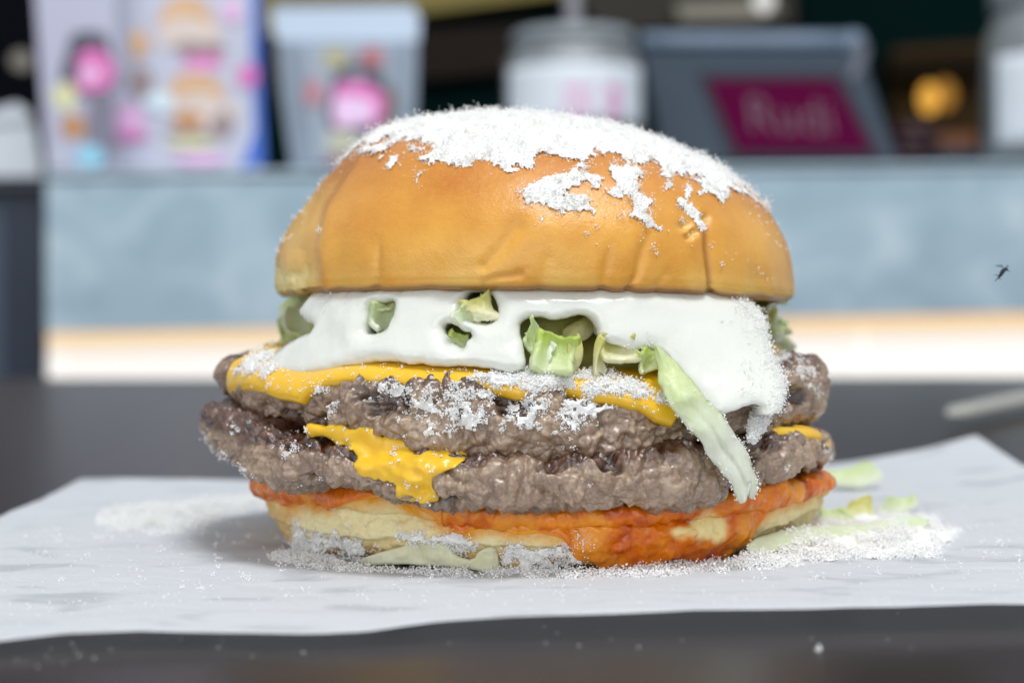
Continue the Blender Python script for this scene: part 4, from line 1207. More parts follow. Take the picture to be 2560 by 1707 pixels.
lsh, SG, SN = ribbon('lettuce_shred', [(1636, 862), (1641, 925), (1652, 975), (1690, 1030), (1718, 1070), (1752, 1102), (1764, 1140), (1798, 1172), (1828, 1205), (1840, 1240), (1850, 1260)],
       [(1650, 866), (1690, 905), (1735, 955), (1775, 1002), (1812, 1042), (1838, 1092), (1856, 1112), (1880, 1152), (1890, 1190), (1900, 1222), (1886, 1246)],
       [5.35, 5.62, 5.98, 6.12, 6.2, 6.26, 6.28], 0.25, M_LETP, burger, 61, notch=40)
lsh['label'] = 'long lettuce shred hanging over both patties'
ls2, SG2, SN2 = ribbon('lettuce_shred', [(1895, 1003), (1885, 1030), (1872, 1060), (1874, 1100)], [(1935, 1012), (1925, 1040), (1905, 1075), (1880, 1102)], [5.75, 5.85, 5.95], 0.25, M_LETP, burger, 65, nv=36, nu=10)
lsh2, _, _, _ = sheet('lettuce_shred', [(885, 1404), (960, 1377), (1040, 1354), (1085, 1350), (1115, 1362), (1140, 1390), (1185, 1402), (1200, 1374), (1238, 1362), (1246, 1395), (1252, 1432), (1190, 1424), (1100, 1414), (1000, 1408), (930, 1410)],
      lambda t, z: 4.93 + 0.16 * z + 0.13 * fbm(np.stack([t * 9, z * 3, 0 * t], -1), 4, 66), M_LETC, 0.05, burger, cx=0.42, R0=4.7, w=.04, seed=67, rough=.02, sm=1,
      attr={'pale': lambda t, z, d: np.clip(.8 + .5 * fbm(np.stack([t * 5, z * 3, 0 * t], -1), 2, 68), 0, 1)})
lsh2['label'] = 'pale lettuce leaf leaning on the bottom bun'

# top bun ------------------------------------------------------------------
TCX, TR = 0.41, 4.83
TB = [(690, 742), (750, 738), (800, 729), (1000, 724), (1280, 721), (1600, 726), (1800, 735), (1850, 742), (1960, 752), (1985, 752)]
zb = ring_px(TB, TR, TCX, 32.0)(THn)
w_ = np.hanning(41); w_ /= w_.sum(); zb = np.convolve(np.concatenate([zb[-41:], zb, zb[:41]]), w_, 'same')[41:-41]
ZTOP = at_depth(1250., 293., 31.6)[2]
tab_f = np.array([0, .02, .05, .10, .2, .33, .43, .527, .63, .725, .81, .88, .93, .967, .988, 1.0])
tab_r = np.array([.972, .992, .999, 1.0, .995, .968, .928, .880, .81, .727, .63, .525, .42, .295, .18, .0])
tab_s = np.array([0, 0, 0, 0, 0, 0, 0, 0, -.1, -.2, -.33, -.48, -.58, -.68, -.74, -.75])
def hermite(x, y):
    m = np.gradient(y, x)
    def f(q):
        i = np.clip(np.searchsorted(x, q) - 1, 0, len(x) - 2); h = x[i + 1] - x[i]; t = (q - x[i]) / h
        return (2 * t ** 3 - 3 * t ** 2 + 1) * y[i] + (t ** 3 - 2 * t ** 2 + t) * h * m[i] + (3 * t ** 2 - 2 * t ** 3) * y[i + 1] + (t ** 3 - t ** 2) * h * m[i + 1]
    return f


# radius against the climb angle so the dome closes smoothly
_tb = np.arcsin(tab_f)
_rf, _sf = hermite(_tb, tab_r), hermite(_tb, tab_s)
fr_rows = np.concatenate([np.linspace(0, .1, 22), np.linspace(.1, .55, 90)[1:], 1 - (1 - .55) * (1 - np.linspace(0, 1, 90)[1:]) ** 1.6])
rows = []
zm = zb.mean()
for q in (0.02, .3, .6, .85, .94): rows.append((np.full_like(THn, TR * .955 * q), zm + (zb - zm) * q, 0.0))
for f in fr_rows:
    r = float(_rf(math.asin(min(f, 1.0)))) * TR; sh = float(_sf(math.asin(min(f, 1.0))))
    rows.append((np.full_like(THn, max(r, .02)), zb + (ZTOP - zb) * f, sh))
S = np.stack([np.stack([TCX + s + r * np.sin(THn), 32.0 - r * np.cos(THn), z], -1) for r, z, s in rows])
N = grid_normals(S, True)
px = to_px(S); X, Y = px[..., 0], px[..., 1]
front = sstep(34.5, 32.5, S[..., 1])
fz_ = np.concatenate([np.zeros(5), fr_rows])[:, None] + 0 * X
d = 0.045 * fbm(S * .55, 3, 100) + 0.010 * fbm(S * 2.2, 3, 101)
# creases where the crust folded
for line, dep, wd in ([[(948, 590), (945, 650), (940, 715)], .075, 13], [[(1290, 570), (1250, 625), (1212, 665)], .08, 20], [[(1210, 705), (1240, 692), (1300, 685)], .07, 10],
                      [[(1525, 600), (1515, 660), (1505, 722)], .06, 12], [[(1625, 560), (1605, 630), (1590, 690), (1570, 722)], .085, 13], [[(1760, 550), (1772, 640), (1778, 700), (1776, 740)], .13, 12], [[(1715, 520), (1760, 560)], .05, 16],
                      [[(1370, 650), (1350, 724)], .03, 18], [[(1660, 690), (1640, 724)], .03, 14], [[(1080, 660), (1075, 722)], .025, 22], [[(860, 610), (848, 720)], .03, 16], [[(1880, 610), (1900, 740)], .04, 22], [[(735, 560), (728, 650), (745, 720)], .04, 16]):
    dist = seg_dist(X, Y, line)
    y0_ = min(p[1] for p in line); run = sstep(y0_ - 15, y0_ + 70, Y) if max(p[1] for p in line) > 690 and y0_ < 650 else 1.0
    wv_ = 1 + .35 * vnoise(S * 1.5, 111)
    d = d - .62 * dep * np.exp(-(dist / (wd * wv_)) ** 2) * front * run + .10 * dep * np.exp(-((dist - 2.6 * wd) / (2 * wd)) ** 2) * front * run
# soft ridge where a neighbour bun was pulled off at the left
ry = np.array([330, 379, 500, 619, 703, 745]); rx = np.array([960, 910, 822, 792, 809, 815])
dl = X - np.interp(Y, ry, rx)
left = front * sstep(10, -26, dl) * (X < 1000)
d = d - 0.065 * left * sstep(-150, -20, dl) * sstep(330, 430, Y) + 0.012 * np.exp(-((dl - 8) / 16) ** 2) * front - .03 * np.exp(-((dl + 45) / 14) ** 2) * left * sstep(520, 640, Y)
crumbm = np.clip(sstep(790, 730, X + 18 * vnoise(S * 5, 3)) * sstep(640, 690, Y + 14 * vnoise(S * 4, 4)) * front, 0, 1)
d = d + crumbm * (0.05 * fbm(S * 4, 4, 102) - .03)
pits = np.maximum.reduce([np.exp(-(np.hypot((X - a_) * .8, Y - b_) / c_) ** 2) for a_, b_, c_ in ((1712, 562, 13), (1735, 580, 10), (1722, 592, 8), (1760, 545, 9))]) * front
d = d - 0.10 * pits
pnoise = fbm(S * 1.1, 4, 103)
G = S + N * d[..., None]
brown = np.clip(sstep(.15, .75, fz_ + .18 * pnoise), 0, 1)
pale = np.clip(left * (.50 + .5 * pnoise) * sstep(400, 520, Y) + .75 * np.exp(-(fz_ / .10) ** 2) * sstep(-.4, .5, pnoise) + .35 * sstep(.25, .0, fz_) * np.clip(.5 + np.sin(THn * 23 + 3 * pnoise), 0, 1) * .6 + 0.8 * np.clip(pits * 1.5, 0, 1), 0, 1)
crease_shade = np.exp(-(seg_dist(X, Y, [(1760, 550), (1772, 640), (1778, 700), (1776, 740)]) / 6) ** 2) * front  # shade painted along the deep right crease, joined to the rim mask
rim = np.maximum(np.exp(-((fz_ - .008) / .014) ** 2) * .75 * (fz_ < .2), .55 * crease_shade)
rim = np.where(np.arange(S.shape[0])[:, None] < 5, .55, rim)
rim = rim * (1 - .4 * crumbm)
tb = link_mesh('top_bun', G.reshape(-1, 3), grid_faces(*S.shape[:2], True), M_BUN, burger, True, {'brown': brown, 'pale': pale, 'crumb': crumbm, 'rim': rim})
TG, TN = G, N

# ------------------------------------------------------------------ cheese powder
ICO = np.array([(0, 0, 1), (1, 0, 0), (0, 1, 0), (-1, 0, 0), (0, -1, 0), (0, 0, -1)], float)
ICF = np.array([(0, 1, 2), (0, 2, 3), (0, 3, 4), (0, 4, 1), (5, 2, 1), (5, 3, 2), (5, 4, 3), (5, 1, 4)])


def grains(name, P, size, mat, parent=None):
    n = len(P)
    A = rng.normal(size=(n, 3, 3)); Q = np.linalg.qr(A)[0]
    sc = size[:, None, None] * (0.6 + .8 * rng.random((n, 6, 1)))
    V = np.einsum('nij,kj->nki', Q, ICO) * sc + P[:, None]
    F = (ICF[None] + 6 * np.arange(n)[:, None, None]).reshape(-1, 3)
    o = link_mesh(name, V.reshape(-1, 3), F, mat, parent, False)
    o['kind'] = 'stuff'
    return o


def sample_grid(G, N, n, maskfn, wrap=False, tries=6):
    """area-uniform points on a grid surface kept with probability maskfn(P, px)"""
    if wrap:
        G = np.concatenate([G, G[:, :1]], 1); N = np.concatenate([N, N[:, :1]], 1)
    a = np.linalg.norm(np.cross(G[1:, :-1] - G[:-1, :-1], G[:-1, 1:] - G[:-1, :-1]), axis=-1)
    p = a.ravel() / a.sum()
    idx = rng.choice(len(p), n, p=p); i, j = np.unravel_index(idx, a.shape)
    u, v = rng.random((2, n, 1))
    P = (G[i, j] * (1 - u) + G[i + 1, j] * u) * (1 - v) + (G[i, j + 1] * (1 - u) + G[i + 1, j + 1] * u) * v
    Nn = N[i, j]
    keep = rng.random(n) < maskfn(P, to_px(P), Nn)
    return P[keep], Nn[keep]


def clump(P, N, kmin, kmax, spread, size, lift=0.5):
    """each point grows into a little cluster of grains"""
    k = rng.integers(kmin, kmax + 1, len(P)); idx = np.repeat(np.arange(len(P)), k)
    Q = P[idx] + rng.normal(0, 1, (len(idx), 3)) * spread * (0.5 + rng.random(len(P))[idx])[:, None]
    Q = Q + N[idx] * (size * lift + np.abs(rng.normal(0, 1, len(idx))) * spread * .55)[:, None]
    # keep grains off the inside of the surface
    s = np.einsum('ij,ij->i', Q - P[idx], N[idx])
    Q = Q + N[idx] * np.maximum(size * .2 - s, 0)[:, None]
    return Q, size * (0.55 + .9 * rng.random(len(idx)))


main = [(690, 560), (700, 520), (745, 455), (802, 422), (856, 395), (905, 372), (934, 389), (954, 398), (981, 358), (1003, 346), (1030, 352), (1059, 362), (1034, 378), (1046, 399), (1076, 416), (1113, 406), (1140, 412), (1215, 402), (1269, 428), (1300, 419), (1334, 421), (1344, 396), (1401, 409), (1432, 402), (1469, 406), (1489, 380), (1537, 386), (1557, 409), (1523, 415), (1525, 440), (1540, 465), (1518, 490), (1537, 507), (1575, 500), (1591, 541), (1635, 570), (1620, 521), (1606, 490), (1597, 460), (1628, 426), (1620, 406), (1652, 412), (1660, 443), (1706, 446), (1753, 450), (1746, 487), (1788, 490), (1797, 517), (1827, 497), (1831, 470), (1868, 482), (1915, 520), (1940, 500), (1800, 250), (1250, 150), (800, 250), (640, 520)]
isl = [[(1298, 473), (1310, 458), (1370, 440), (1420, 428), (1452, 405), (1482, 423), (1512, 448), (1502, 480), (1488, 482), (1470, 460), (1430, 455), (1421, 488), (1460, 485), (1486, 520), (1485, 536), (1440, 524), (1400, 535), (1356, 546), (1360, 522), (1318, 515)],
       [(1640, 470), (1665, 452), (1680, 470), (1668, 485), (1645, 482)], [(1706, 505), (1722, 468), (1730, 500), (1748, 545), (1756, 572), (1742, 570), (1726, 530)], [(962, 420), (985, 400), (996, 412), (980, 428)], [(998, 420), (1008, 416), (1010, 428), (1000, 428)], [(1050, 440), (1062, 428), (1066, 436), (1056, 446)]]


def bunmask(P, px, Nn):
    X, Y = px[:, 0], px[:, 1]
    nz = fbm(P * 4.0, 5, 200, .65) * 34 + fbm(P * 1.6, 3, 201) * 10
    s = np.full(len(P), -1e3)
    for p_ in [main] + isl: s = np.maximum(s, sdist(X, Y, p_))
    fr = (P[:, 1] < 32.6)
    dens = sstep(-10, 6, s + nz)
    holes = sstep(-.12, -.38, fbm(P * 2.2, 4, 205)) * sstep(70, 0, s) * .9
    dens = dens * (1 - holes)
    edge = sstep(600, 470, Y) * (X < 800)
    dens = np.where((X < 850) & (s > -5), dens * sstep(-.30, .28, fbm(P * 4, 3, 209)) * (.6 + .4 * sstep(700, 900, X)), dens)
    dens = np.where(X > 1850, dens * sstep(-.45, .1, fbm(P * 3, 3, 211)), dens)
    back = sstep(5.4, 6.2, P[:, 2] + .6 * fbm(P * .8, 3, 203)) 
    return np.where(fr, dens, back * (fbm(P * 1.5, 3, 204) > -.3))


Pd, Nd = sample_grid(TG, TN, 100000, bunmask, True)
Q1, s1 = clump(Pd, Nd, 1, 2, .028, .0115, 1.2)
# extra height in the middle of the mass
def thickmask(P, px, Nn):
    s = sdist(px[:, 0], px[:, 1], main)
    return bunmask(P, px, Nn) * sstep(8, 45, s) * sstep(-.1, .35, fbm(P * 3.0, 3, 220))
Pt_, Nt_ = sample_grid(TG, TN, 16000, thickmask, True)
Q2, s2 = clump(Pt_, Nt_, 2, 6, .042, .0125, 3.2)
Pf_, Nf_ = sample_grid(TG, TN, 5200, bunmask, True)
Q6, s6 = clump(Pf_, Nf_, 6, 30, .045, .0125, 3.0)
def sprinkle(P, px, Nn):
    s = sdist(px[:, 0], px[:, 1], main)
    fr = (P[:, 1] < 33)
    return fr * (0.02 + .22 * np.exp(-np.maximum(-s, 0) / 60)) * sstep(.0, .5, fbm(P * 2.2, 3, 230)) * (s < 4) * (px[:, 1] < 715)
Ps_, Ns_ = sample_grid(TG, TN, 15000, sprinkle, True)
big = rng.random(len(Ps_)) < .30
Q3, s3 = clump(Ps_[big], Ns_[big], 5, 26, .032, .012, .6)
Q4, s4 = clump(Ps_[~big], Ns_[~big], 1, 2, .02, .011, .4)
tw = P_on(1774, 382, 3.3, 0.0)
# dust streaks low on the right flank of the bun
def streak(P, px, Nn):
    d1 = np.minimum.reduce([seg_dist(px[:, 0], px[:, 1], l) for l in ([(1763, 570), (1780, 660)], [(1800, 640), (1870, 665), (1935, 705)], [(1540, 500), (1600, 590)], [(1660, 600), (1740, 625)], [(1480, 600), (1530, 620)], [(1840, 480), (1960, 620)], [(700, 560), (740, 600)], [(770, 480), (830, 470)])])
    return (P[:, 1] < 33) * .30 * np.exp(-(d1 / 15) ** 2) * sstep(-.3, .3, fbm(P * 5, 3, 240))
P5, N5 = sample_grid(TG, TN, 26000, streak, True)
Q5, s5 = clump(P5, N5, 1, 3, .02, .012, .4)
# the caked layer under the loose grains
fv = (TG[..., 1] < 33.2) | (TG[..., 2] > 5.2)
dm = np.zeros(TG.shape[:2]); dm[fv] = bunmask(TG[fv], to_px(TG[fv]), TN[fv])
fl1, _, fi1 = worley(TG / .17 + .25 * fbm(TG * 6, 2, 226)[..., None], 221); fl2, _, fi2 = worley(TG / .085, 223)
hcl = dm * (.008 + .05 * np.clip(.35 + fbm(TG * 2.2, 3, 220), 0, 1.2) + .06 * np.clip(.75 - fl1, 0, 1) * fi1 + .03 * np.clip(.7 - fl2, 0, 1) * fi2 + .02 * np.clip(fbm(TG * 12, 3, 222, .7), -.3, 1))
CKV = (TG + TN * (hcl - .004)[..., None]).reshape(-1, 3)
CKF = grid_faces(*TG.shape[:2], True)
CKF = CKF[(dm.ravel()[CKF] > .42).all(1)]
uq = np.unique(CKF); rmv = np.zeros(len(CKV), int); rmv[uq] = np.arange(len(uq))
ck = link_mesh('cheese_powder', CKV[uq], rmv[CKF], M_CAKE, tb, False); ck['kind'] = 'stuff'
grains('cheese_powder', np.vstack([Q1, Q2, Q3, Q4, Q5, Q6]), np.concatenate([s1, s2, s3, s4, s5, s6]), M_POWB, tb)

# dust on the upper cheese and meat
def cake(G, N, maskfn, parent, amp, thr, fr=None):
    """packed powder under the loose grains: a thin lumpy skin over part of a surface"""
    ok_ = G[..., 1] < 32.6
    dm_ = np.zeros(G.shape[:2]); dm_[ok_] = maskfn(G[ok_], to_px(G[ok_]), N[ok_])
    w1, _, i1 = worley(G / .16 + .25 * fbm(G * 6, 2, 501)[..., None], 502); w2, _, i2 = worley(G / .08, 503)
    hh = dm_ * amp * (.25 + 1.1 * np.clip(.75 - w1, 0, 1) * (.3 + i1) + .7 * np.clip(.7 - w2, 0, 1) * (.3 + i2) + .35 * fbm(G * 12, 3, 504, .7))
    Vc = (G + N * (hh + .003)[..., None]).reshape(-1, 3)
    Fc = grid_faces(*G.shape[:2]); Fc = Fc[(dm_.ravel()[Fc] > thr).all(1)]
    if len(Fc) == 0: return
    u_ = np.unique(Fc); r_ = np.zeros(len(Vc), int); r_[u_] = np.arange(len(u_))
    if np.cross(Vc[Fc[0, 1]] - Vc[Fc[0, 0]], Vc[Fc[0, 2]] - Vc[Fc[0, 0]]) @ N.reshape(-1, 3)[Fc[0, 0]] < 0: Fc = Fc[:, ::-1]
    link_mesh('cheese_powder', Vc[u_], r_[Fc], M_CAKE2, parent, False)['kind'] = 'stuff'


def on_front(polys, noise_amp, freq, seed, dens=1.0, th=-.25):
    def fn(P, px, Nn):
        s = np.full(len(P), -1e3)
        for p_ in polys: s = np.maximum(s, sdist(px[:, 0], px[:, 1], p_))
        n_ = fbm(P * freq, 4, seed)
        return (P[:, 1] < 32.8) * dens * sstep(-6, 10, s + noise_amp * n_) * sstep(th, th + .35, fbm(P * freq * 1.7, 3, seed + 1))
    return fn


cheese_poly = [[(1270, 925), (1340, 915), (1420, 925), (1500, 930), (1560, 945), (1600, 965), (1660, 985), (1690, 1010), (1600, 1000), (1500, 985), (1380, 985), (1280, 975), (1150, 955), (1180, 935)], [(600, 930), (625, 890), (680, 870), (690, 920), (660, 945)]]
thin_cheese = [[(600, 960), (620, 860), (700, 860), (780, 940), (930, 905), (1020, 912), (1280, 930), (1280, 985), (1000, 950), (760, 985), (690, 980)], [(1500, 930), (1690, 1000), (1710, 1040), (1640, 1040), (1500, 1000)]]
P1, N1 = sample_grid(CA, CN, 90000, on_front(cheese_poly, 20, 4, 300, .95, -.42), True)
P2, N2 = sample_grid(CA, CN, 30000, on_front(thin_cheese, 10, 6, 305, .16, -.1), True)
Qa, sa = clump(P1, N1, 3, 10, .026, .0145, .6)
Qb, sb = clump(P2, N2, 2, 7, .022, .012, .5)
grains('cheese_powder', np.vstack([Qa, Qb]), np.concatenate([sa, sb]), M_POW, co1)

meat_poly = [[(940, 960), (1000, 950), (1060, 962), (1180, 975), (1280, 975), (1400, 985), (1500, 985), (1560, 1000), (1550, 1025), (1510, 1020), (1480, 1060), (1440, 1095), (1390, 1085), (1350, 1110), (1300, 1080), (1230, 1075), (1180, 1060), (1130, 1075), (1060, 1090), (1010, 1070), (970, 1050), (990, 1010), (945, 1000)], [(760, 1000), (790, 955), (830, 945), (820, 975), (780, 1000)], [(810, 1010), (840, 1010), (855, 1045), (830, 1040)]]
pats_ = [o for o in bpy.data.objects if o.name.startswith('beef_patty')]
meat_thin = [[(760, 950), (940, 950), (1560, 990), (1540, 1130), (1300, 1150), (1100, 1120), (940, 1090), (800, 1040)]]
up_right = [[(1940, 880), (2000, 900), (2040, 930), (2055, 1010), (2040, 1020), (2020, 960), (1980, 930), (1940, 925)]]
P1, N1 = sample_grid(UG, UN, 120000, on_front(meat_poly, 30, 2.6, 310, .42, -.22), True)
P2, N2 = sample_grid(UG, UN, 60000, on_front(meat_thin, 10, 4, 315, .035, -.05), True)
cake(UG, UN, on_front(meat_poly, 30, 2.6, 310, 1.0, -.05), pats_[0], .07, .62)
cake(CA, CN, on_front(cheese_poly, 20, 4, 300, 1.0, -.25), co1, .06, .6)
P4, N4 = sample_grid(UG, UN, 90000, on_front([[(1070, 955), (1200, 965), (1400, 980), (1500, 985), (1480, 1020), (1300, 1015), (1120, 1000)], [(930, 955), (1010, 950), (1000, 985), (950, 990)], [(1290, 1000), (1400, 1010), (1470, 1060), (1400, 1090), (1330, 1060)]], 30, 3.2, 333, .5, -.3), True)
Qd, sd_ = clump(P4[::2], N4[::2], 8, 30, .030, .0135, .6)
P3, N3 = sample_grid(UG, UN, 60000, on_front(up_right, 10, 4, 318, .5, -.2), True)
Qa, sa = clump(P1[::2], N1[::2], 8, 30, .026, .0135, .5); Qb, sb = clump(P2, N2, 3, 16, .020, .0125, .5); Qc, sc_ = clump(P3, N3, 8, 26, .032, .015, .6)
pats = [o for o in bpy.data.objects if o.name.startswith('beef_patty')]
grains('cheese_powder', np.vstack([Qa, Qb, Qc, Qd]), np.concatenate([sa, sb, sc_, sd_]), M_POW, pats[0])

lo_thin = [[(570, 1060), (590, 1050), (600, 1080), (585, 1100)], [(700, 1110), (740, 1105), (750, 1150), (720, 1165), (695, 1140)], [(508, 1090), (640, 1190), (630, 1200), (500, 1110)], [(2050, 1110), (2080, 1120), (2075, 1165), (2050, 1150)], [(950, 1070), (1010, 1080), (990, 1120), (940, 1115)]]
lo_dust = [[(520, 1030), (760, 1060), (1180, 1150), (1180, 1260), (700, 1200), (560, 1130)], [(1300, 1160), (1750, 1140), (2050, 1100), (2040, 1180), (1700, 1240), (1300, 1260)]]
P1, N1 = sample_grid(LG, LN, 60000, on_front(lo_thin, 8, 4, 320, .5, -.2), True)
P2, N2 = sample_grid(LG, LN, 60000, on_front(lo_dust, 8, 4, 325, .02, -.05), True)
Qa, sa = clump(P1, N1, 5, 18, .028, .0135, .5); Qb, sb = clump(P2, N2, 3, 14, .020, .012, .5)
grains('cheese_powder', np.vstack([Qa, Qb]), np.concatenate([sa, sb]), M_POW, pats[1])

ok = CDD > 0.03
pi2 = CDP[ok]; ni2 = CDN[ok]
sel = rng.random(len(pi2)) < .06 * sstep(-.1, .3, fbm(pi2 * 4, 3, 330)) + .004
Qa, sa = clump(pi2[sel], ni2[sel], 2, 6, .02, .016, .5)
grains('cheese_powder', Qa, sa, M_POW, cd1)

# right edge of the mayonnaise and both shreds
mp = to_px(MP.reshape(-1, 3)); okm = (MD.ravel() > 0.0)
w1 = np.exp(-(seg_dist(mp[:, 0], mp[:, 1], [(1850, 760), (1900, 800), (1925, 900), (1955, 960), (1945, 1020)]) / 14) ** 2) * .5 + .10 * sstep(1780, 1930, mp[:, 0]) * sstep(-.2, .4, fbm(MP.reshape(-1, 3) * 4, 3, 341))
w1 = w1 + .06 * np.exp(-(seg_dist(mp[:, 0], mp[:, 1], [(1560, 865), (1640, 860)]) / 18) ** 2) + .02 * np.exp(-(seg_dist(mp[:, 0], mp[:, 1], [(820, 755), (860, 740)]) / 22) ** 2)
sel = okm & (rng.random(len(mp)) < w1)
Qa, sa = clump(MP.reshape(-1, 3)[sel], MN.reshape(-1, 3)[sel], 2, 6, .030, .0115, .4)
grains('cheese_powder', Qa, sa, M_POW, may)
ed = np.abs(np.linspace(-1, 1, SG.shape[1]))[None] + 0 * SG[..., 0]
sel = rng.random(SG.shape[:2]) < .55 * sstep(.7, 1, ed) * sstep(.15, .5, np.linspace(0, 1, SG.shape[0]))[:, None]
Qa, sa = clump(SG[sel], SN[sel], 1, 3, .02, .013, .5)
grains('cheese_powder', Qa, sa, M_POW, lsh)
Pq, Nq = sample_grid(SG2, SN2, 2200, lambda P, px, Nn: .9 * sstep(1020, 1050, px[:, 1]))
Qa, sa = clump(Pq, Nq, 1, 2, .02, .016, .5)
grains('cheese_powder', Qa, sa, M_POW, ls2)

# base of the bottom bun
base_poly = [[(740, 1300), (760, 1320), (830, 1340), (900, 1350), (960, 1370), (900, 1395), (840, 1415), (730, 1400)], [(1250, 1375), (1290, 1360), (1330, 1370), (1380, 1365), (1440, 1350), (1475, 1345), (1470, 1385), (1440, 1405), (1390, 1425), (1300, 1425), (1260, 1405)], [(1000, 1340), (1080, 1335), (1230, 1350), (1200, 1372), (1130, 1385), (1060, 1350)]]
cake(BG, BN, on_front(base_poly, 26, 3.0, 350, 1.0, -.32), bb, .08, .55)
P1, N1 = sample_grid(BG, BN, 90000, on_front(base_poly, 26, 3.0, 350, .95, -.45), True)
P2, N2 = sample_grid(BG, BN, 40000, on_front([[(780, 1260), (1000, 1270), (1100, 1330), (800, 1320)], [(1480, 1400), (1800, 1390), (1820, 1420), (1480, 1430)]], 8, 4, 355, .06, -.1), True)
Qa, sa = clump(P1, N1, 4, 12, .030, .0145, .7); Qb, sb = clump(P2, N2, 3, 12, .026, .0115, .5)
grains('cheese_powder', np.vstack([Qa, Qb]), np.concatenate([sa, sb]), M_POW, bb)


# powder on the paper
def paper_z(x, y):
    Gf = PAPER_TOP.reshape(-1, 3)
    iu = np.clip(((x + 10.6) / 22.9 * (NX - 1)), 0, NX - 1).astype(int)
    col = PAPER_TOP[:, iu]                             # NY x n x 3
    iv_ = np.abs(col[..., 1] - y[None]).argmin(0)
    return PAPER_TOP[iv_, iu, 2]


def scatter_paper(name, polys, n, dens, height, size, mat, label, seed, th=-.2, spread=.035, k=(1, 3), fade=8):
    A = np.vstack(polys); lo, hi = A.min(0) - 15, A.max(0) + 15
    wp = np.array([at_z(x, y)[:2] for x in (lo[0], hi[0]) for y in (lo[1], hi[1])])
    x = rng.uniform(wp[:, 0].min(), wp[:, 0].max(), n); y = rng.uniform(wp[:, 1].min(), wp[:, 1].max(), n)
    P = np.stack([x, y, 0 * x], -1); P[:, 2] = paper_z(x, y)
    px_ = to_px(P); s = np.full(n, -1e3)
    for p_ in polys: s = np.maximum(s, sdist(px_[:, 0], px_[:, 1], p_))
    nz = fbm(P * 2.5, 4, seed)
    keep = rng.random(n) < dens * sstep(-fade, fade, s + 12 * nz) * sstep(th, th + .3, fbm(P * 3.4, 3, seed + 1))
    P = P[keep]; s = s[keep]
    hh = height * sstep(0, 22, s) * (.25 + 1.1 * sstep(-.35, .4, fbm(P * 2.2, 3, seed + 2)))
    P[:, 2] += rng.random(len(P)) * hh
    N_ = np.tile([0, 0, 1.0], (len(P), 1))
    Qa, sa = clump(P, N_, k[0], k[1], spread, size, .6)
    o = grains(name, Qa, sa, mat)
    if label: o['label'] = label
    return o


pl = [[(245, 1296), (270, 1275), (360, 1268), (480, 1258), (600, 1245), (690, 1232), (700, 1258), (560, 1290), (480, 1320), (400, 1334), (300, 1325), (250, 1312)]]
scatter_paper('cheese_powder_pile', pl, 60000, .42, .20, .018, M_POWC, 'loose bank of cream cheese powder left of the burger', 400)
prr = [[(1790, 1424), (1850, 1398), (1960, 1372), (2080, 1350), (2200, 1330), (2330, 1318), (2400, 1332), (2360, 1362), (2345, 1392), (2230, 1398), (2130, 1396), (2000, 1410), (1880, 1424)], [(1900, 1330), (2050, 1300), (2250, 1290), (2350, 1300), (2330, 1330), (2100, 1340), (1950, 1350)]]
scatter_paper('cheese_powder_pile', prr, 130000, .75, .20, .018, M_POW, 'bank of white cheese powder right of the burger', 410)
scatter_paper('cheese_powder_line', [[(740, 1400), (860, 1424), (1000, 1434), (1280, 1440), (1600, 1440), (1800, 1424), (1800, 1408), (1500, 1430), (1280, 1431), (1000, 1426), (860, 1412), (760, 1392)], [(690, 1392), (760, 1382), (830, 1400), (880, 1420), (800, 1418), (720, 1405)]], 120000, .62, .07, .0155, M_POW, 'line of cheese powder at the foot of the bottom bun', 420, th=-.35, fade=5)
sp = [[(60, 1330), (700, 1270), (760, 1420), (700, 1480), (200, 1480), (60, 1420)], [(2100, 1240), (2560, 1260), (2560, 1460), (2350, 1440), (2300, 1300)], [(1850, 1440), (2560, 1420), (2560, 1440), (1850, 1460)]]
o1 = scatter_paper('scattered_powder', sp, 30000, .07, .01, .014, M_POW, 'scattered specks of cheese powder on the paper', 430, th=.05, spread=.04, k=(2, 12))
scatter_paper('scattered_powder', [[(0, 1330), (2560, 1300), (2560, 1500), (0, 1560)]], 60000, .05, .005, .011, M_POW, 'fine cheese dust all over the front of the paper', 440, th=-.1, k=(1, 2), spread=.02)
gx_, gy_ = np.meshgrid(np.linspace(3.0, 9.5, 260), np.linspace(26.0, 33.0, 200))
MP_ = np.stack([gx_, gy_, 0 * gx_], -1); MP_[..., 2] = paper_z(gx_.ravel(), gy_.ravel()).reshape(gx_.shape)
mpx = to_px(MP_); ms_ = np.maximum(sdist(mpx[..., 0], mpx[..., 1], prr[0]), sdist(mpx[..., 0], mpx[..., 1], prr[1])) + 14 * fbm(MP_ * 2.5, 4, 410)
wf, _, wi = worley(MP_ / .2 + .25 * fbm(MP_ * 5, 2, 511)[..., None], 510)
mh = sstep(-2, 24, ms_) * (.05 + .10 * sstep(-.3, .4, fbm(MP_ * 1.8, 3, 512)) + .14 * np.clip(.75 - wf, 0, 1) * wi + .03 * fbm(MP_ * 10, 3, 513))
MP_[..., 2] += mh + .002
Fm = grid_faces(*gx_.shape); Fm = Fm[((ms_ > 2).ravel()[Fm]).all(1)]
um = np.unique(Fm); rm_ = np.zeros(MP_.shape[0] * MP_.shape[1], int); rm_[um] = np.arange(len(um))
o = link_mesh('cheese_powder_bank', MP_.reshape(-1, 3)[um], rm_[Fm], M_CAKE2, None, False)
tag(o, 'heaped white cheese powder right of the burger', kind='stuff')
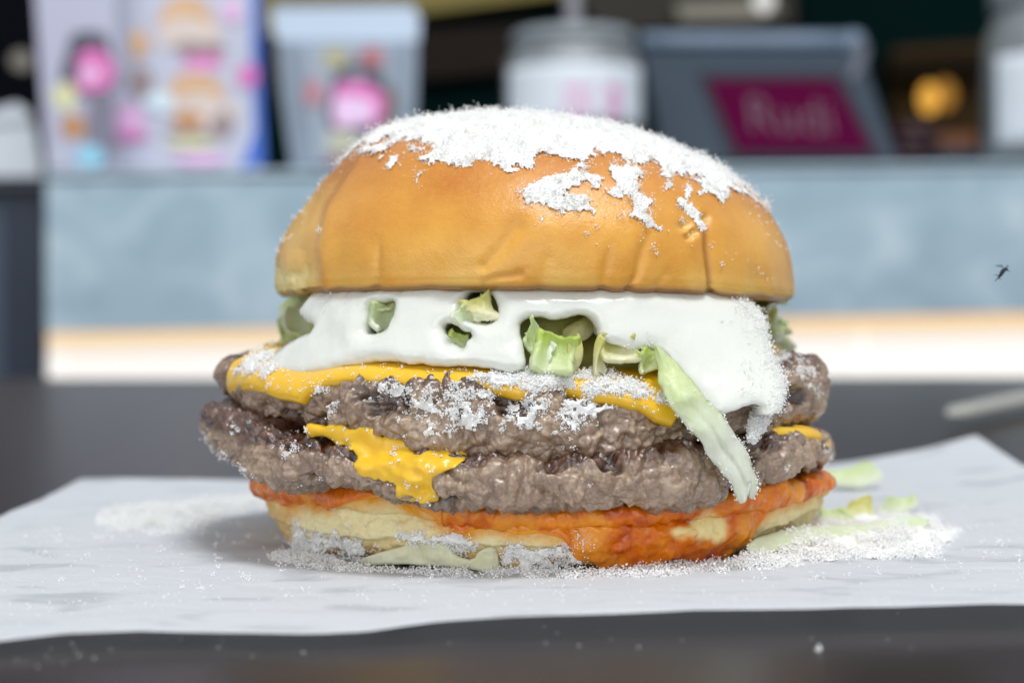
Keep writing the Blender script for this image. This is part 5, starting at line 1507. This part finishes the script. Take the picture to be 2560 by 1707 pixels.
# specks on the dark table in front
pts = [(40, 1650), (60, 1655), (115, 1640), (125, 1650), (180, 1610), (185, 1625), (200, 1640), (235, 1645), (128, 1622), (330, 1604), (545, 1618), (555, 1612), (450, 1600), (630, 1640), (1365, 1608), (1362, 1567), (1395, 1585), (1448, 1614), (1597, 1618), (2045, 1624), (2278, 1622), (2028, 1595), (2247, 1532), (2218, 1600), (760, 1630), (2180, 1630), (95, 1668), (275, 1628), (160, 1660), (1120, 1610), (1700, 1600), (1530, 1600)]
pts = np.array(pts, float); P = at_z(pts[:, 0], pts[:, 1], .01)
N_ = np.tile([0, 0, 1.0], (len(P), 1)); sz = np.where(np.arange(len(P)) == 19, .03, .010)
Qa, sa = clump(P, N_, 1, 4, .012, .009, .5)
Qb, sb = clump(P[19:20], N_[:1], 10, 10, .02, .018, .5)
o = grains('table_crumbs', np.vstack([Qa, Qb]), np.concatenate([sa, sb]), M_POW)
o['label'] = 'white specks of cheese powder on the dark table front'

# lettuce lying on the paper to the right
def ground_leaf(px, py, w, l, ux, uy, curl, ruff, seed, mat, label, lift=.1, thick=.06):
    c = at_z(float(px), float(py), .05); c[2] = paper_z(c[:1], c[1:2])[0] + lift * .7
    V, F, p = leaf_patch(np.zeros(3), ux, uy, w, l, curl, ruff, seed, thick=thick)
    V[:, 2] -= min(V[:, 2].min() + lift - .02, 0) if V[:, 2].min() < -lift else 0
    V = V * .82
    o = link_mesh('lettuce_shred', V + c, F, mat, None, True, {'pale': p})
    return tag(o, label, 'lettuce', 'lettuce shreds fallen on the paper')


ground_leaf(2138, 1228, 1.25, .8, (1, .1, .1), (-.05, .8, .5), .25, .06, 70, M_LETP, 'pale green lettuce slab upright behind the bottom bun tip', .32)
ground_leaf(2148, 1308, .62, .55, (1, .2, .25), (-.1, .6, .8), .3, .05, 71, M_LETY, 'small yellow green lettuce chip in the powder bank', .26, .1)
ground_leaf(2245, 1290, .85, .42, (1, .1, .1), (0, .6, .7), .3, .05, 72, M_LETP, 'ragged cream lettuce scrap at the back of the powder bank', .22, .08)
ground_leaf(2090, 1320, .75, .42, (1, .2, .0), (0, .5, .8), .3, .06, 73, M_LETP, 'whitish crumpled lettuce lump beside the bottom bun', .2, .14)
a_, b_ = at_z(1870., 1400., 0.1), at_z(2320., 1330., 0.1)
n = 40; t = np.linspace(0, 1, n); cl = a_[None] * (1 - t)[:, None] + b_[None] * t[:, None]
cl[:, 1] += .25 * np.sin(t * 3.1); cl[:, 2] = .26 + .06 * np.sin(t * 7)
wv = np.linspace(-1, 1, 8); dv_ = (b_ - a_) / np.linalg.norm(b_ - a_); cr_ = np.array([-dv_[1], dv_[0], 0.0])
G = cl[:, None] + (wv[None, :, None] * .19 * np.sqrt(np.clip(1 - (2 * t - 1) ** 6, .05, 1))[:, None, None]) * (cr_ * .7 + np.array([0, 0, .7])) + np.array([0, 0, 1]) * (.05 * fbm(np.stack([t[:, None] * 6 + 0 * wv, wv[None] + 0 * t[:, None], np.zeros((n, 8))], -1), 3, 80))[..., None]
V, F = shell(G, grid_normals(G), .06)
ol = link_mesh('lettuce_shred', V, F, M_LETP, None, True, {'pale': np.full(len(V), .55)})
tag(ol, 'long pale lettuce strip half buried in the powder bank', 'lettuce', 'lettuce shreds fallen on the paper')
Pq, Nq = sample_grid(G, grid_normals(G), 5200, lambda P, px, Nn: .8 * sstep(-.05, .35, fbm(P * 3, 3, 450)))
Qa, sa = clump(Pq, np.tile([0, -.4, .9], (len(Pq), 1)), 1, 2, .025, .022, .5)
grains('cheese_powder', Qa, sa, M_POW, ol)

# wooden stick on the table, far right
a_, b_ = at_z(2372., 1040., .5), at_z(2760., 945., .5)
a_[2] = .55; b_ = a_ + (at_z(2700., 972., .6) - a_) * np.array([1, 1, 0]) + np.array([0, 0, .1])
t = np.linspace(0, 1, 14); C = a_[None] * (1 - t)[:, None] + b_[None] * t[:, None]
dd = (b_ - a_) / np.linalg.norm(b_ - a_); sd = np.array([-dd[1], dd[0], 0]); sd /= np.linalg.norm(sd)
hw = .52 * np.sqrt(np.clip(1 - (1 - np.clip(t / .03, 0, 1)) ** 2, .04, 1)) * (1 + .2 * t)
ring = [(-1, -.22), (-.8, -.3), (.8, -.3), (1, -.22), (1, .22), (.8, .3), (-.8, .3), (-1, .22)]
G = np.stack([C + hw[:, None] * (p * sd[None]) + np.array([0, 0, 1.]) * (q * hw)[:, None] * 1.2 for p, q in ring], 1)
F = [list(f) for f in grid_faces(14, 8, True)] + [list(range(8))[::-1], [13 * 8 + i for i in range(8)]]
tag(link_mesh('wooden_stick', G.reshape(-1, 3), F, plain('pale_birch', (0.42, 0.41, 0.37), .6)), 'pale wooden stick lying on the dark table at right', 'stick')

# small fly in front of the counter
fc = at_depth(2505., 682., 29.0); fs_ = 0.0068
fly = thing('fly', 'tiny dark fly hovering in front of the stone counter', 'fly', fc)
M_FLY = plain('fly_black', (0.008, 0.012, 0.02), .35)
def fpx(x, y, dy=0.0):
    p = at_depth(float(x), float(y), 29.0 + dy); return p
V, F = tube_v([fpx(2493, 697), fpx(2499, 691), fpx(2504, 683), fpx(2509, 676), fpx(2514, 671), fpx(2519, 674)], [.006, .022, .034, .036, .026, .012], 10)
link_mesh('body', V, F, M_FLY, fly)
cc = fpx(2517, 673)
lathe('head', [(.004, -.022), (.02, -.012), (.024, 0), (.02, .012), (.004, .022)], cc, M_FLY, fly, 10)
for (x0, y0), (x1, y1), (x2, y2) in (((2498, 690), (2492, 687), (2486, 688)), ((2497, 692), (2500, 698), (2504, 698)), ((2495, 696), (2490, 700), (2487, 704)), ((2515, 675), (2521, 678), (2526, 677))):
    V, F = tube_v([fpx(x0, y0), fpx(x1, y1, -.02), fpx(x2, y2, -.03)], [.008, .006, .004], 6)
    link_mesh('leg', V, F, M_FLY, fly)
k = Mat('fly_wing', (.16, .24, .29), .4, .4)
for w in ([(2510, 670), (2505, 661), (2490, 663), (2488, 666), (2500, 668)], [(2512, 670), (2518, 662), (2523, 664), (2520, 669)]):
    prism('wing', [fpx(x, y, .04) for x, y in w], [fpx(x, y, .045) for x, y in w], k.m, fly)
